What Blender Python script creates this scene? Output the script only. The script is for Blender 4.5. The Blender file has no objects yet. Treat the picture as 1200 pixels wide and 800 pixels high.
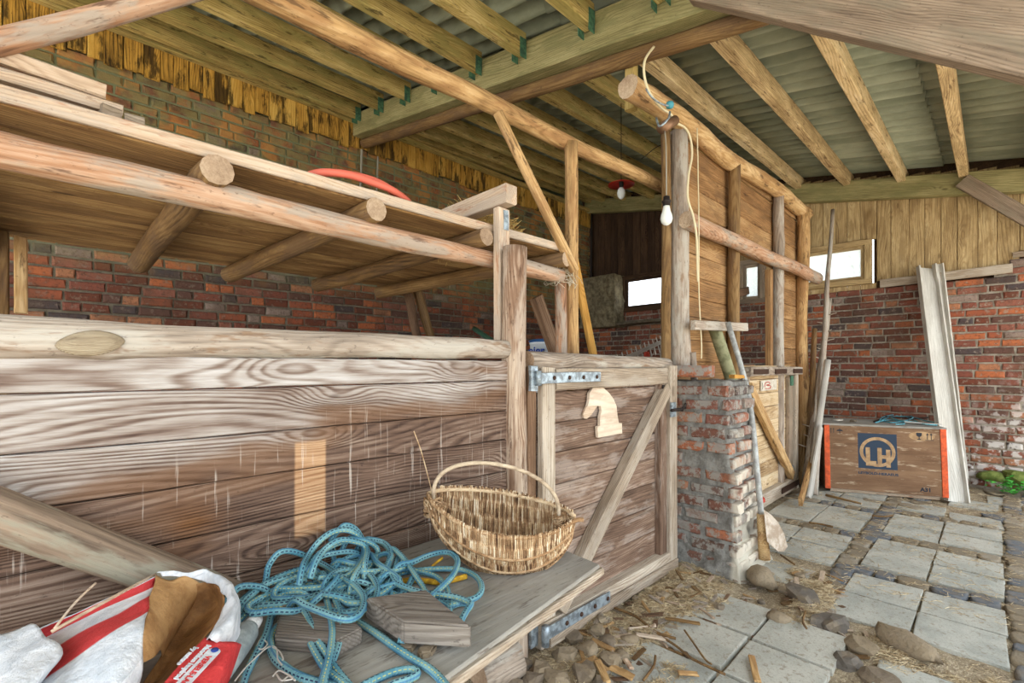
import bpy, bmesh, math, random
from mathutils import Vector, Matrix, noise
rnd = random.Random(7)
C = bpy.context.scene.collection
SC = bpy.context.scene

# ------------------------------------------------------------------ camera
H, F = 1.15, 557.0
TH = math.atan(565.0 / 557.0)
FW = Vector((math.cos(TH), math.sin(TH), 0)); RT = Vector((math.sin(TH), -math.cos(TH), 0)); UP = Vector((0, 0, 1))
CAMP = Vector((0, 0, H))
cam_data = bpy.data.cameras.new('camera'); cam = bpy.data.objects.new('camera', cam_data); C.objects.link(cam)
cam_data.sensor_width = 36.0; cam_data.sensor_fit = 'HORIZONTAL'; cam_data.lens = 36.0 * F / 1200.0
cam_data.shift_y = 30.0 / 1200.0; cam_data.clip_start = 0.02; cam_data.clip_end = 200
cam.matrix_world = Matrix(((RT.x, 0, -FW.x, 0), (RT.y, 0, -FW.y, 0), (0, 1, 0, H), (0, 0, 0, 1)))
SC.camera = cam

# ------------------------------------------------------------------ sky, sun, exposure
w = bpy.data.worlds.new('overcast_sky'); SC.world = w; w.use_nodes = True
bg = w.node_tree.nodes['Background']; bg.inputs['Color'].default_value = (0.90, 0.96, 1.0, 1); bg.inputs['Strength'].default_value = 6.5
sun_d = bpy.data.lights.new('sun', 'SUN'); sun_d.energy = 22.0; sun_d.angle = math.radians(15); sun_d.color = (1.0, 0.95, 0.86)
sun = bpy.data.objects.new('sun', sun_d); C.objects.link(sun)
sun.rotation_euler = Vector((0.10, 0.22, -0.95)).to_track_quat('-Z', 'Y').to_euler()
SC.view_settings.view_transform = 'Standard'; SC.view_settings.look = 'None'; SC.view_settings.gamma = 1.0
SC.view_settings.use_curve_mapping = False; SC.view_settings.exposure = -0.78
SC.cycles.max_bounces = 10; SC.cycles.diffuse_bounces = 8; SC.cycles.transparent_max_bounces = 12

# ------------------------------------------------------------------ picture point -> world point on a real plane
def ray(px, py): return FW + RT * ((px - 600) / F) + UP * ((430 - py) / F)
def pX(px, py, X): r = ray(px, py); return CAMP + r * (X / r.x)
def pY(px, py, Y): r = ray(px, py); return CAMP + r * (Y / r.y)
def pZ(px, py, Z): r = ray(px, py); return CAMP + r * ((Z - H) / r.z)
def proj(p):
    d = p.x * FW.x + p.y * FW.y
    if d < 0.05: return (-9999, -9999, d)
    return (600 + F * (p.x * RT.x + p.y * RT.y) / d, 430 - F * (p.z - H) / d, d)

# ------------------------------------------------------------------ object helpers
W = {}
def link(o, parent=None, M=None):
    M = M or Matrix.Identity(4)
    C.objects.link(o); W[o.name] = M
    if parent is not None:
        o.parent = parent; o.matrix_basis = W[parent.name].inverted() @ M
    else: o.matrix_basis = M
    return o
def tag(o, label=None, cat=None, group=None, kind=None):
    if label: o['label'] = label
    if cat: o['category'] = cat
    if group: o['group'] = group
    if kind: o['kind'] = kind
    return o
def thing(name, label, cat, loc, group=None):
    o = bpy.data.objects.new(name, None); o.empty_display_size = 0.05
    link(o, None, Matrix.Translation(loc)); return tag(o, label, cat, group)
def mesh(name, verts, faces, smooth=False, mats=None, midx=None):
    me = bpy.data.meshes.new(name); me.from_pydata([tuple(v) for v in verts], [], faces)
    if smooth is True: me.polygons.foreach_set('use_smooth', [True] * len(me.polygons))
    elif smooth: me.polygons.foreach_set('use_smooth', list(smooth))
    for m in (mats or []): me.materials.append(m)
    if midx: me.polygons.foreach_set('material_index', midx)
    me.update(); return me
def obj(name, me, parent=None, M=None): return link(bpy.data.objects.new(name, me), parent, M)
def frame(a, b, up=Vector((0, 0, 1))):
    a, b = Vector(a), Vector(b); x = (b - a).normalized()
    if abs(x.dot(up)) > 0.97: up = Vector((0, 1, 0)) if abs(x.y) < .9 else Vector((1, 0, 0))
    y = up.cross(x).normalized(); z = x.cross(y)
    M = Matrix((x, y, z)).transposed().to_4x4(); M.translation = (a + b) / 2
    return M, (b - a).length
def timber_mesh(L, w, h, ch=0.004, seg=2, jit=0.0015, mats=None, taper=1.0):
    """squared timber with chamfered edges, long axis local X"""
    vs, fs = [], []
    ch = min(ch, w * .3, h * .3)
    for i in range(seg + 1):
        t = i / seg; x = (t - .5) * L; k = 1 + (taper - 1) * t
        ww, hh = w * k / 2, h * k / 2
        jy, jz = rnd.uniform(-jit, jit), rnd.uniform(-jit, jit)
        for (y, z) in ((-ww + ch, -hh), (ww - ch, -hh), (ww, -hh + ch), (ww, hh - ch), (ww - ch, hh), (-ww + ch, hh), (-ww, hh - ch), (-ww, -hh + ch)):
            vs.append((x + (rnd.uniform(-jit, jit) * 2 if i in (0, seg) else 0), y + jy, z + jz))
    for i in range(seg):
        for k in range(8):
            a = i * 8 + k; b = i * 8 + (k + 1) % 8
            fs.append((a, b, b + 8, a + 8))
    fs.append(tuple(reversed(range(8)))); fs.append(tuple(seg * 8 + k for k in range(8)))
    return mesh('timber', vs, fs, False, mats)
def timber(name, a, b, w, h, mat, parent=None, up=Vector((0, 0, 1)), **kw):
    M, L = frame(a, b, up)
    return obj(name, timber_mesh(L, w, h, mats=[mat], **kw), parent, M)
def box(name, lo, hi, mat, parent=None, axis='x', **kw):
    lo, hi = Vector(lo), Vector(hi); c = (lo + hi) / 2; d = hi - lo
    if axis == 'x': return timber(name, (lo.x, c.y, c.z), (hi.x, c.y, c.z), d.y, d.z, mat, parent, **kw)
    if axis == 'y': return timber(name, (c.x, lo.y, c.z), (c.x, hi.y, c.z), d.x, d.z, mat, parent, **kw)
    return timber(name, (c.x, c.y, lo.z), (c.x, c.y, hi.z), d.x, d.y, mat, parent, **kw)   # up falls to Y: local z=Y?, see frame
def log_mesh(L, r0, r1, mats, n=12, seg=None, bend=0.012, lump=0.06, knots=None, seed=None):
    sd = rnd.random() * 50 if seed is None else seed
    seg = seg or max(4, int(L / 0.11)); vs, fs, sm, mi = [], [], [], []
    ks = knots if knots is not None else [(rnd.random(), rnd.random() * 6.283) for _ in range(int(L * 2.2) + 1)]
    for i in range(seg + 1):
        t = i / seg; x = (t - .5) * L; r = r0 + (r1 - r0) * t
        cy = noise.noise((x * 1.1 + sd, 0, 0)) * bend; cz = noise.noise((x * 1.1 + sd, 7, 0)) * bend
        for k in range(n):
            a = 6.28318 * k / n
            rr = r * (1 + lump * noise.noise((x * 4 + sd, math.cos(a) * 1.3, math.sin(a) * 1.3)))
            for (kt, ka) in ks:
                dx = (x - (kt - .5) * L) / (r * .9); da = math.atan2(math.sin(a - ka), math.cos(a - ka)) / .6
                rr += r * .16 * math.exp(-dx * dx - da * da)
            vs.append((x, cy + rr * math.cos(a), cz + rr * math.sin(a)))
    for i in range(seg):
        for k in range(n):
            a = i * n + k; b = i * n + (k + 1) % n
            fs.append((a, b, b + n, a + n)); sm.append(True); mi.append(0)
    fs.append(tuple(reversed(range(n)))); fs.append(tuple(seg * n + k for k in range(n)))
    sm += [False, False]; mi += [len(mats) - 1] * 2
    return mesh('log', vs, fs, sm, mats, mi)
def log(name, a, b, r0, r1, mat, parent=None, end=None, **kw):
    M, L = frame(a, b)
    return obj(name, log_mesh(L, r0, r1, [mat, end or M_END], **kw), parent, M)
def catmull(pts, sub):
    P = [Vector(p) for p in pts]; out = []
    for i in range(len(P) - 1):
        p0, p1, p2, p3 = P[max(0, i - 1)], P[i], P[i + 1], P[min(len(P) - 1, i + 2)]
        for s in range(sub):
            t = s / sub
            out.append(0.5 * ((2 * p1) + (p2 - p0) * t + (2 * p0 - 5 * p1 + 4 * p2 - p3) * t * t + (3 * p1 - p0 - 3 * p2 + p3) * t ** 3))
    out.append(P[-1]); return out
def tube_data(pts, rad, n=6, vs=None, fs=None, uvs=None, cap=True):
    """append a tube along pts (parallel transport) to vs/fs; uv = metres along, turn"""
    vs = [] if vs is None else vs; fs = [] if fs is None else fs
    base = len(vs); N = len(pts); acc = 0.0; nrm = None
    for i, p in enumerate(pts):
        t = (pts[min(i + 1, N - 1)] - pts[max(i - 1, 0)])
        t = t.normalized() if t.length > 1e-9 else Vector((1, 0, 0))
        if nrm is None: nrm = t.orthogonal().normalized()
        nrm = (nrm - t * nrm.dot(t)); nrm = nrm.normalized() if nrm.length > 1e-6 else t.orthogonal().normalized()
        bn = t.cross(nrm); r = rad[i] if hasattr(rad, '__len__') else rad
        if i: acc += (p - pts[i - 1]).length
        for k in range(n):
            a = 6.28318 * k / n
            vs.append(p + nrm * (r * math.cos(a)) + bn * (r * math.sin(a)))
        if i:
            for k in range(n):
                a = base + (i - 1) * n + k; b = base + (i - 1) * n + (k + 1) % n
                fs.append((a, b, b + n, a + n))
                if uvs is not None: uvs.append(((acc - (p - pts[i - 1]).length, k / n), (acc - (p - pts[i - 1]).length, (k + 1) / n), (acc, (k + 1) / n), (acc, k / n)))
    if cap:
        fs.append(tuple(base + k for k in reversed(range(n)))); fs.append(tuple(base + (N - 1) * n + k for k in range(n)))
        if uvs is not None: uvs.append(((0, 0),) * n); uvs.append(((0, 0),) * n)
    return vs, fs
def tube(name, pts, rad, mat, parent=None, n=8, sub=6):
    pts = catmull(pts, sub) if sub else [Vector(p) for p in pts]
    if hasattr(rad, '__len__') and sub:
        R = rad; rad = [R[min(int(i / sub), len(R) - 1)] * (1 - (i % sub) / sub) + R[min(int(i / sub) + 1, len(R) - 1)] * ((i % sub) / sub) for i in range(len(pts))]
    vs, fs = tube_data(pts, rad, n); me = mesh(name, vs, fs, True, [mat]); return obj(name, me, parent)
def lathe(name, prof, c, mat, parent=None, n=20, axis=Vector((0, 0, 1)), smooth=True):
    q = Vector((0, 0, 1)).rotation_difference(axis.normalized()).to_matrix()
    vs = [Vector(c) + q @ Vector((r * math.cos(6.28318 * k / n), r * math.sin(6.28318 * k / n), z)) for (r, z) in prof for k in range(n)]
    fs = [(i * n + k, i * n + (k + 1) % n, (i + 1) * n + (k + 1) % n, (i + 1) * n + k) for i in range(len(prof) - 1) for k in range(n)]
    fs.append(tuple(reversed(range(n)))); fs.append(tuple((len(prof) - 1) * n + k for k in range(n)))
    return obj(name, mesh(name, vs, fs, smooth, [mat]), parent)
def prism(name, poly, nrm, th, mat, parent=None):
    """flat outline (world points) extruded along nrm"""
    n = len(poly); nrm = Vector(nrm)
    vs = [Vector(p) for p in poly] + [Vector(p) + nrm * th for p in poly]
    fs = [tuple(range(n)), tuple(reversed(range(n, 2 * n)))] + [(i, i + n, (i + 1) % n + n, (i + 1) % n) for i in range(n)]
    me = mesh(name, vs, fs, False, [mat]); bm = bmesh.new(); bm.from_mesh(me); bmesh.ops.recalc_face_normals(bm, faces=bm.faces); bm.to_mesh(me); bm.free()
    return obj(name, me, parent)

# ------------------------------------------------------------------ materials
def rgb(r, g, b):
    f = lambda c: (c / 255 / 12.92) if c <= 10 else ((c / 255 + .055) / 1.055) ** 2.4
    return (f(r), f(g), f(b), 1)
class NT:
    def __init__(s, name):
        s.m = bpy.data.materials.new(name); s.m.use_nodes = True; s.t = s.m.node_tree; s.b = s.t.nodes['Principled BSDF']
        s.b.inputs['Specular IOR Level'].default_value = 0.25
    def n(s, typ, **kw):
        nd = s.t.nodes.new(typ)
        for k, v in kw.items(): setattr(nd, k, v)
        return nd
    def set(s, sock, v):
        if hasattr(v, 'node'): s.t.links.new(v, sock)
        else: sock.default_value = v
    def math(s, op, a, b=0.0, c=None, clamp=False):
        nd = s.n('ShaderNodeMath', operation=op, use_clamp=clamp); s.set(nd.inputs[0], a); s.set(nd.inputs[1], b)
        if c is not None: s.set(nd.inputs[2], c)
        return nd.outputs[0]
    def vmath(s, op, a, b):
        nd = s.n('ShaderNodeVectorMath', operation=op); s.set(nd.inputs[0], a); s.set(nd.inputs[1], b); return nd.outputs[0]
    def noise(s, vec, scale=1.0, detail=3.0, rough=.55, out=0):
        nd = s.n('ShaderNodeTexNoise'); s.set(nd.inputs['Vector'], vec); nd.inputs['Scale'].default_value = scale
        nd.inputs['Detail'].default_value = detail; nd.inputs['Roughness'].default_value = rough; return nd.outputs[out]
    def ramp(s, fac, stops, interp='LINEAR'):
        nd = s.n('ShaderNodeValToRGB'); s.set(nd.inputs[0], fac); cr = nd.color_ramp; cr.interpolation = interp
        while len(cr.elements) < len(stops): cr.elements.new(0.5)
        for e, (p, c) in zip(cr.elements, stops): e.position = p; e.color = c if len(c) == 4 else (*c, 1)
        return nd.outputs[0]
    def mix(s, fac, a, b, mode='MIX'):
        nd = s.n('ShaderNodeMix', data_type='RGBA', blend_type=mode); s.set(nd.inputs[0], fac); s.set(nd.inputs[6], a); s.set(nd.inputs[7], b); return nd.outputs[2]
    def range(s, v, a, b, c=0.0, d=1.0):
        nd = s.n('ShaderNodeMapRange', interpolation_type='SMOOTHSTEP'); s.set(nd.inputs[0], v)
        for i, x in enumerate((a, b, c, d)): nd.inputs[i + 1].default_value = x
        return nd.outputs[0]
    def bump(s, hgt, strength=.5, dist=.01):
        nd = s.n('ShaderNodeBump'); s.set(nd.inputs['Height'], hgt); nd.inputs['Strength'].default_value = strength; nd.inputs['Distance'].default_value = dist
        s.t.links.new(nd.outputs[0], s.b.inputs['Normal'])
    def out(s, col, rough=.8): s.set(s.b.inputs['Base Color'], col); s.set(s.b.inputs['Roughness'], rough); return s.m
    def pos(s): return s.n('ShaderNodeNewGeometry').outputs['Position']
    def rand(s): return s.n('ShaderNodeObjectInfo').outputs['Random']
    def objc(s): return s.n('ShaderNodeTexCoord').outputs['Object']
    def xyz(s, v): nd = s.n('ShaderNodeSeparateXYZ'); s.set(nd.inputs[0], v); return nd.outputs
    def comb(s, x, y, z): nd = s.n('ShaderNodeCombineXYZ'); s.set(nd.inputs[0], x); s.set(nd.inputs[1], y); s.set(nd.inputs[2], z); return nd.outputs[0]

def wood(name, dark, mid, light, freq=55, warp=.10, patch=None, patchamt=.5, rough=.8, knots=True, vary=.25, fine=.5, extra=None, bumpk=.6, stain=None, bandw=.20, zk=1.0, wx=.8):
    """aged timber: rings warped round knots along local X, fine fibre, blotches"""
    s = NT(name); o = s.objc(); r = s.rand()
    off = s.comb(s.math('MULTIPLY', r, 37.0), s.math('MULTIPLY', r, 11.0), s.math('MULTIPLY', r, 23.0))
    v = s.vmath('ADD', o, off)
    n1 = s.noise(s.vmath('MULTIPLY', v, (wx, 4, 4)), 1, 1.0)
    x, y, z = s.xyz(o)
    rr = s.math('ADD', s.math('MULTIPLY', y, .8), s.math('MULTIPLY', z, zk))
    rr = s.math('ADD', rr, s.math('MULTIPLY', n1, warp * 2.2))
    if knots:
        vo = s.n('ShaderNodeTexVoronoi'); s.set(vo.inputs['Vector'], s.vmath('MULTIPLY', v, (2.2, 6.5, 6.5))); vo.inputs['Scale'].default_value = 1.0
        kd = vo.outputs['Distance']
        bulge = s.range(kd, 0.0, .38, 1.0, 0.0)
        rr = s.math('ADD', rr, s.math('MULTIPLY', bulge, .05 if freq < 80 else .03))
        kmask = s.range(kd, .045, .085, 1.0, 0.0)
    rr = s.math('ADD', rr, s.math('MULTIPLY', s.noise(s.vmath('MULTIPLY', v, (.7, 26, 26)), 1, 2), .022 * min(1.0, 40.0 / freq)))
    w_ = s.math('FRACT', s.math('MULTIPLY', rr, freq * 1.7))
    band = s.math('MULTIPLY', s.range(w_, .0, .45), s.range(w_, .72, 1.0, 1.0, 0.0)); brk = s.range(s.noise(s.vmath('MULTIPLY', v, (5, 28, 28)), 1, 4, .65), .30, .62, .35, 1.0); band = s.math('ADD', s.math('MULTIPLY', s.math('SUBTRACT', band, .6), brk), .6)
    fib = s.math('ADD', s.math('MULTIPLY', s.noise(s.vmath('MULTIPLY', v, (3, 75, 75)), 1, 4, .7), .65), s.math('MULTIPLY', s.noise(s.vmath('MULTIPLY', v, (9, 190, 190)), 1, 2, .7), .35)); fib = s.math('ADD', s.math('MULTIPLY', s.math('SUBTRACT', fib, .5), 1.9), .5); speck = s.noise(s.vmath('MULTIPLY', v, (38, 75, 75)), 1, 3, .75)
    blot = s.noise(s.vmath('MULTIPLY', v, (2.5, 9, 9)), 1, 4, .6)
    val = s.math('ADD', s.math('MULTIPLY', band, bandw), s.math('MULTIPLY', fib, fine)); val = s.math('ADD', val, (.40 - bandw) * .6)
    val = s.math('ADD', val, s.math('MULTIPLY', s.math('SUBTRACT', blot, .5), .75))
    val = s.math('ADD', val, s.math('MULTIPLY', s.math('SUBTRACT', r, .5), vary))
    col = s.ramp(val, [(.12, dark), (.5, mid), (.86, light)])
    if patch:
        pn = s.noise(s.vmath('MULTIPLY', v, (3.0, 12, 12)), 1, 5, .65)
        col = s.mix(s.math('MULTIPLY', s.range(pn, .48, .60), patchamt), col, patch)
    if stain:
        sn = s.noise(s.vmath('MULTIPLY', v, (6, 30, 30)), 1, 4, .7)
        col = s.mix(s.math('MULTIPLY', s.range(sn, .56, .68), .8), col, stain)
    col = s.mix(s.math('MULTIPLY', s.range(speck, .60, .72), .55), col, dark)
    if extra: col = extra(s, col, val)
    if knots: col = s.mix(s.math('MULTIPLY', kmask, .8), col, dark)
    s.bump(s.math('ADD', s.math('MULTIPLY', band, .5), fib), bumpk, .004)
    return s.out(col, rough)

M_END = wood('cut_wood_end', rgb(120, 95, 75), rgb(175, 150, 125), rgb(215, 195, 170), freq=220, warp=.01, knots=False)
M_PURLIN = wood('mossy_purlin_wood', rgb(96, 78, 42), rgb(184, 160, 98), rgb(222, 202, 146), freq=45, patch=rgb(150, 142, 84), patchamt=.6, stain=rgb(60, 48, 28))
M_PURLIN2 = wood('pale_purlin_wood', rgb(120, 94, 64), rgb(206, 180, 136), rgb(234, 218, 184), freq=45, patch=rgb(150, 128, 88), patchamt=.4, stain=rgb(100, 76, 52))
M_GREENBEAM = wood('green_stained_beam_wood', rgb(78, 72, 44), rgb(140, 132, 90), rgb(178, 168, 124), freq=40, patch=rgb(122, 120, 80), patchamt=.6)
M_GREYBEAM = wood('grey_beam_wood', rgb(92, 78, 66), rgb(146, 128, 110), rgb(182, 164, 144), freq=50, patch=rgb(128, 120, 104), patchamt=.5)
M_LOG = wood('peeled_log_wood', rgb(100, 70, 52), rgb(170, 128, 98), rgb(202, 174, 150), freq=35, warp=.14, patch=rgb(164, 154, 142), patchamt=.8, stain=rgb(96, 70, 56))
M_LOGTAN = wood('tan_log_wood', rgb(110, 80, 50), rgb(186, 150, 102), rgb(220, 192, 148), freq=35, warp=.14, patch=rgb(150, 110, 72), patchamt=.6, stain=rgb(90, 66, 44))
M_LOGDARK = wood('dark_and_shaded_log_wood', rgb(66, 48, 30), rgb(120, 92, 58), rgb(156, 128, 88), freq=35, warp=.14, patch=rgb(98, 76, 58), patchamt=.6)  # dark log wood; on the loft joists its tone carries their shade
M_GREYLOG = wood('weathered_grey_log_wood', rgb(96, 84, 74), rgb(160, 146, 132), rgb(198, 188, 176), freq=30, warp=.14, patch=rgb(180, 174, 164), patchamt=.8, stain=rgb(134, 106, 82))
M_POST = wood('worn_post_wood', rgb(60, 42, 32), rgb(132, 104, 84), rgb(196, 178, 158), freq=40, warp=.16, patch=rgb(178, 164, 150), patchamt=.6, stain=rgb(84, 60, 46))
M_GATE = wood('brown_gate_wood', rgb(62, 45, 36), rgb(122, 98, 82), rgb(180, 160, 144), freq=45, warp=.12, patch=rgb(188, 176, 166), patchamt=.35)
M_FRAME = wood('greyed_frame_wood', rgb(100, 86, 72), rgb(156, 140, 122), rgb(204, 192, 176), freq=60, patch=rgb(180, 172, 160), patchamt=.4)
M_UPPER = wood('golden_plank_wood', rgb(82, 56, 34), rgb(152, 114, 74), rgb(190, 156, 112), freq=40, patch=rgb(120, 92, 64), patchamt=.5)
M_DECK = wood('loft_board_wood', rgb(66, 46, 28), rgb(146, 112, 72), rgb(192, 160, 110), freq=65, patch=rgb(104, 74, 46), patchamt=.6)
M_FRESH = wood('fresh_sawn_wood', rgb(136, 110, 90), rgb(188, 164, 140), rgb(212, 194, 174), freq=60, stain=rgb(166, 118, 90), patch=rgb(168, 156, 144), patchamt=.6)
M_CLAD = wood('pine_cladding_wood', rgb(122, 98, 66), rgb(186, 160, 116), rgb(216, 196, 154), freq=35, patch=rgb(130, 104, 68), patchamt=.5)
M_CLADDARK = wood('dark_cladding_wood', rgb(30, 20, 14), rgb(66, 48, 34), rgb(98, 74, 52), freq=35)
M_FASCIA = wood('mould_streaked_yellow_board', rgb(54, 38, 16), rgb(196, 150, 66), rgb(226, 190, 104), freq=30, patch=rgb(30, 22, 12), patchamt=.85)
M_BOARD = wood('grey_bench_board', rgb(104, 100, 94), rgb(152, 149, 142), rgb(180, 178, 172), freq=25, bandw=.03, warp=.05, knots=False, patch=rgb(134, 128, 120), patchamt=.6, stain=rgb(96, 86, 78), fine=.3, bumpk=.25)
M_PALE = wood('bleached_lattice_wood', rgb(140, 136, 130), rgb(190, 186, 178), rgb(222, 220, 214), freq=70, knots=False)
M_DRYBRN = wood('brown_scrap_wood', rgb(60, 44, 34), rgb(110, 84, 64), rgb(150, 122, 98), freq=50)
M_OCHRE = wood('ochre_plank_wood', rgb(130, 90, 40), rgb(196, 146, 72), rgb(226, 184, 112), freq=50)
M_HORSE = wood('plywood_cutout', rgb(178, 158, 138), rgb(214, 196, 176), rgb(232, 218, 202), freq=20, knots=False, fine=.3, patch=rgb(172, 150, 130), patchamt=.5, bumpk=.1)
M_OSB = wood('pale_gate_board', rgb(120, 92, 62), rgb(186, 158, 120), rgb(222, 202, 168), freq=30, patch=rgb(214, 196, 166), patchamt=.6)

def fence_extra(s, col, val):
    px, py, pz = s.xyz(s.pos())
    nz = s.noise(s.vmath('MULTIPLY', s.pos(), (2.2, 2.2, 9)), 1, 3)
    # bleached upper part, sun side
    lim = s.math('ADD', .86, s.math('MULTIPLY', px, .19))
    hgt = s.math('ADD', s.math('SUBTRACT', pz, lim), s.math('MULTIPLY', s.math('SUBTRACT', nz, .5), .38))
    bl = s.range(hgt, -.06, .10)
    pale = s.ramp(val, [(.08, rgb(80, 62, 54)), (.28, rgb(122, 104, 94)), (.50, rgb(164, 155, 148)), (.90, rgb(208, 207, 208))])
    col = s.mix(s.math('MULTIPLY', s.math('MULTIPLY', bl, s.range(nz, .25, .55, .55, 1.0)), .92), col, pale)
    col = s.mix(s.math('MULTIPLY', s.math('MULTIPLY', s.range(hgt, -.10, -.02), s.range(hgt, .0, .05, 1, 0)), .38), col, rgb(124, 88, 58))
    # tea brown stain
    dx = s.math('SUBTRACT', px, .25); dz = s.math('SUBTRACT', pz, .775)
    d = s.math('SQRT', s.math('ADD', s.math('MULTIPLY', dx, dx), s.math('MULTIPLY', s.math('MULTIPLY', dz, dz), 2.2)))
    d = s.math('ADD', d, s.math('MULTIPLY', s.math('SUBTRACT', nz, .5), .25))
    col = s.mix(s.math('MULTIPLY', s.range(d, .02, .13, 1, 0), .8), col, s.mix(val, rgb(52, 28, 12), rgb(150, 100, 52)))
    # unweathered upright strip where a batten used to be
    e1 = s.range(px, .487, .495); e2 = s.range(px, .572, .580, 1, 0); e3 = s.range(pz, .672, .690); e4 = s.range(pz, .935, .948, 1, 0)
    mk = s.math('MULTIPLY', s.math('MULTIPLY', e1, e2), s.math('MULTIPLY', e3, e4))
    fresh = s.ramp(val, [(.15, rgb(150, 108, 74)), (.8, rgb(214, 178, 140))])
    col = s.mix(s.math('MULTIPLY', mk, .85), col, fresh)
    # whitish scratches and runs
    sc = s.noise(s.vmath('MULTIPLY', s.pos(), (70, 1, 3.5)), 1, 3, .7)
    return s.mix(s.math('MULTIPLY', s.math('MULTIPLY', s.range(sc, .60, .72), s.math('SUBTRACT', 1.0, bl)), .55), col, rgb(205, 196, 186))
M_FENCE = wood('weathered_fence_wood', rgb(54, 38, 31), rgb(108, 86, 73), rgb(160, 142, 128), freq=88, warp=.13, zk=.45, wx=.5, bandw=.32, extra=fence_extra, bumpk=.9, vary=.12, fine=.45)

def simple(name, col, rough=.6, metal=0.0, var=None, vs=30, bump=0.0, col2=None):
    s = NT(name); c = col
    nz = s.noise(s.pos() if var is None else s.objc(), vs, 4, .65)
    if col2: c = s.mix(s.range(nz, .38, .62), col, col2)
    if bump: s.bump(nz, bump, .01)
    s.b.inputs['Metallic'].default_value = metal
    return s.out(c, rough)
M_ZINC = simple('galvanised_steel', rgb(168, 182, 192), .45, .55, col2=rgb(120, 128, 134), vs=40)
M_RUST = simple('rusty_bolt_steel', rgb(70, 50, 40), .7, .3)
M_DARKMET = simple('dark_iron', rgb(52, 46, 44), .6, .4)
M_TEALMET = simple('green_painted_bracket', rgb(84, 128, 100), .6, .2, col2=rgb(60, 92, 80))

def brick_mat(name, attr=False, smear=.35, green=0.0, pillar=False, dark=0.0, lime=False):
    s = NT(name)
    t = s.n('ShaderNodeAttribute', attribute_name='tone').outputs['Fac'] if attr else s.rand()
    col = s.ramp(t, [(0, rgb(112, 62, 46)), (.14, rgb(158, 88, 62)), (.28, rgb(134, 78, 64)), (.42, rgb(184, 106, 68)), (.54, rgb(98, 70, 62)), (.66, rgb(146, 92, 76)), (.78, rgb(76, 70, 72)), (.86, rgb(176, 120, 88)), (.95, rgb(150, 132, 122))], 'CONSTANT')
    p = s.pos(); n1 = s.noise(p, 26, 5, .65); n2 = s.noise(p, 90, 3, .6); n3 = s.noise(p, 7, 4, .6)
    col = s.mix(s.range(n1, .3, .7), col, s.mix(.45, col, rgb(96, 66, 56)))
    col = s.mix(s.math('MULTIPLY', s.range(n1, .54, .66), smear), col, rgb(160, 150, 136)); n4 = s.noise(p, 45, 4, .7); n5 = s.noise(p, 3.2, 3)
    col = s.mix(s.math('MULTIPLY', s.range(n4, .52, .66), .55), col, rgb(66, 50, 42)); col = s.mix(s.math('MULTIPLY', s.range(n5, .48, .62), .45), col, rgb(84, 66, 54))
    if lime:
        qx, qy, qz = s.xyz(p); lm = s.math('MULTIPLY', s.range(s.math('ADD', s.math('MULTIPLY', qy, .9), qz), .35, 1.1, 1, 0), s.range(s.noise(p, 9, 4, .6), .47, .56)); col = s.mix(s.math('MULTIPLY', lm, .75), col, rgb(212, 208, 204))
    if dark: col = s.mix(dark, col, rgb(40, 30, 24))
    if pillar:
        px, py, pz = s.xyz(p); nm = s.noise(p, 17, 6, .75); col = s.mix(.25, col, rgb(110, 96, 88)); col = s.mix(s.math('MULTIPLY', s.range(nm, .47, .55), .85), col, rgb(142, 140, 134))
        w_ = s.math('MULTIPLY', s.range(py, .985, 1.03, 1, 0), s.range(n3, .38, .52))
        col = s.mix(s.math('MULTIPLY', w_, .8), col, rgb(218, 210, 194))
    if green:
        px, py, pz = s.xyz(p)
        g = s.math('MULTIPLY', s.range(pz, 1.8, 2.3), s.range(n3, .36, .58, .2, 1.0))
        col = s.mix(s.math('MULTIPLY', g, green), col, rgb(136, 128, 84)); col = s.mix(s.math('MULTIPLY', s.math('MULTIPLY', s.range(pz, 1.8, 2.3), s.range(n5, .5, .6)), .5), col, rgb(204, 136, 70))  # algae and orange tones, with extra brightness for the lit wall above the loft
    s.bump(s.math('ADD', n1, s.math('MULTIPLY', n2, .4)), .7, .008)
    return s.out(col, .9)
def mortar_mat(name, col, col2, green=0.0, pillar=False):
    s = NT(name); p = s.pos(); n1 = s.noise(p, 14, 5, .7); n2 = s.noise(p, 120, 3, .7); n3 = s.noise(p, 5, 4)
    c = s.mix(s.range(n1, .35, .65), col, col2); c = s.mix(s.math('MULTIPLY', n2, .35), c, rgb(90, 82, 72))
    px, py, pz = s.xyz(p)
    if green: c = s.mix(s.math('MULTIPLY', s.range(pz, 1.8, 2.3), green), c, rgb(136, 146, 108))
    if pillar: c = s.mix(s.math('MULTIPLY', s.range(py, .99, 1.02, 1, 0), .8), c, rgb(206, 200, 184))
    s.bump(s.math('ADD', n1, s.math('MULTIPLY', n2, .5)), .9, .012)
    return s.out(c, .95)
M_BRL = brick_mat('orange_mossy_brick', smear=.3, green=.75, dark=.2); M_BRLJ = brick_mat('orange_mossy_brick_joined', True, smear=.3, green=.75, dark=.2)  # darkened base stands for shade under the loft; algae mix lightens the upper wall
M_BRB = brick_mat('red_back_brick', smear=.6, lime=True); M_BRBJ = brick_mat('red_back_brick_joined', True, smear=.6, lime=True)
M_BRP = brick_mat('plaster_smeared_brick', smear=.9, pillar=True)
M_MOL = mortar_mat('green_grey_mortar', rgb(120, 112, 98), rgb(92, 84, 72), green=.6)
M_MOB = mortar_mat('pale_mortar', rgb(176, 168, 154), rgb(134, 122, 108))
M_MOP = mortar_mat('grey_cement_mortar', rgb(150, 150, 146), rgb(108, 106, 102), pillar=True)

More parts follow.
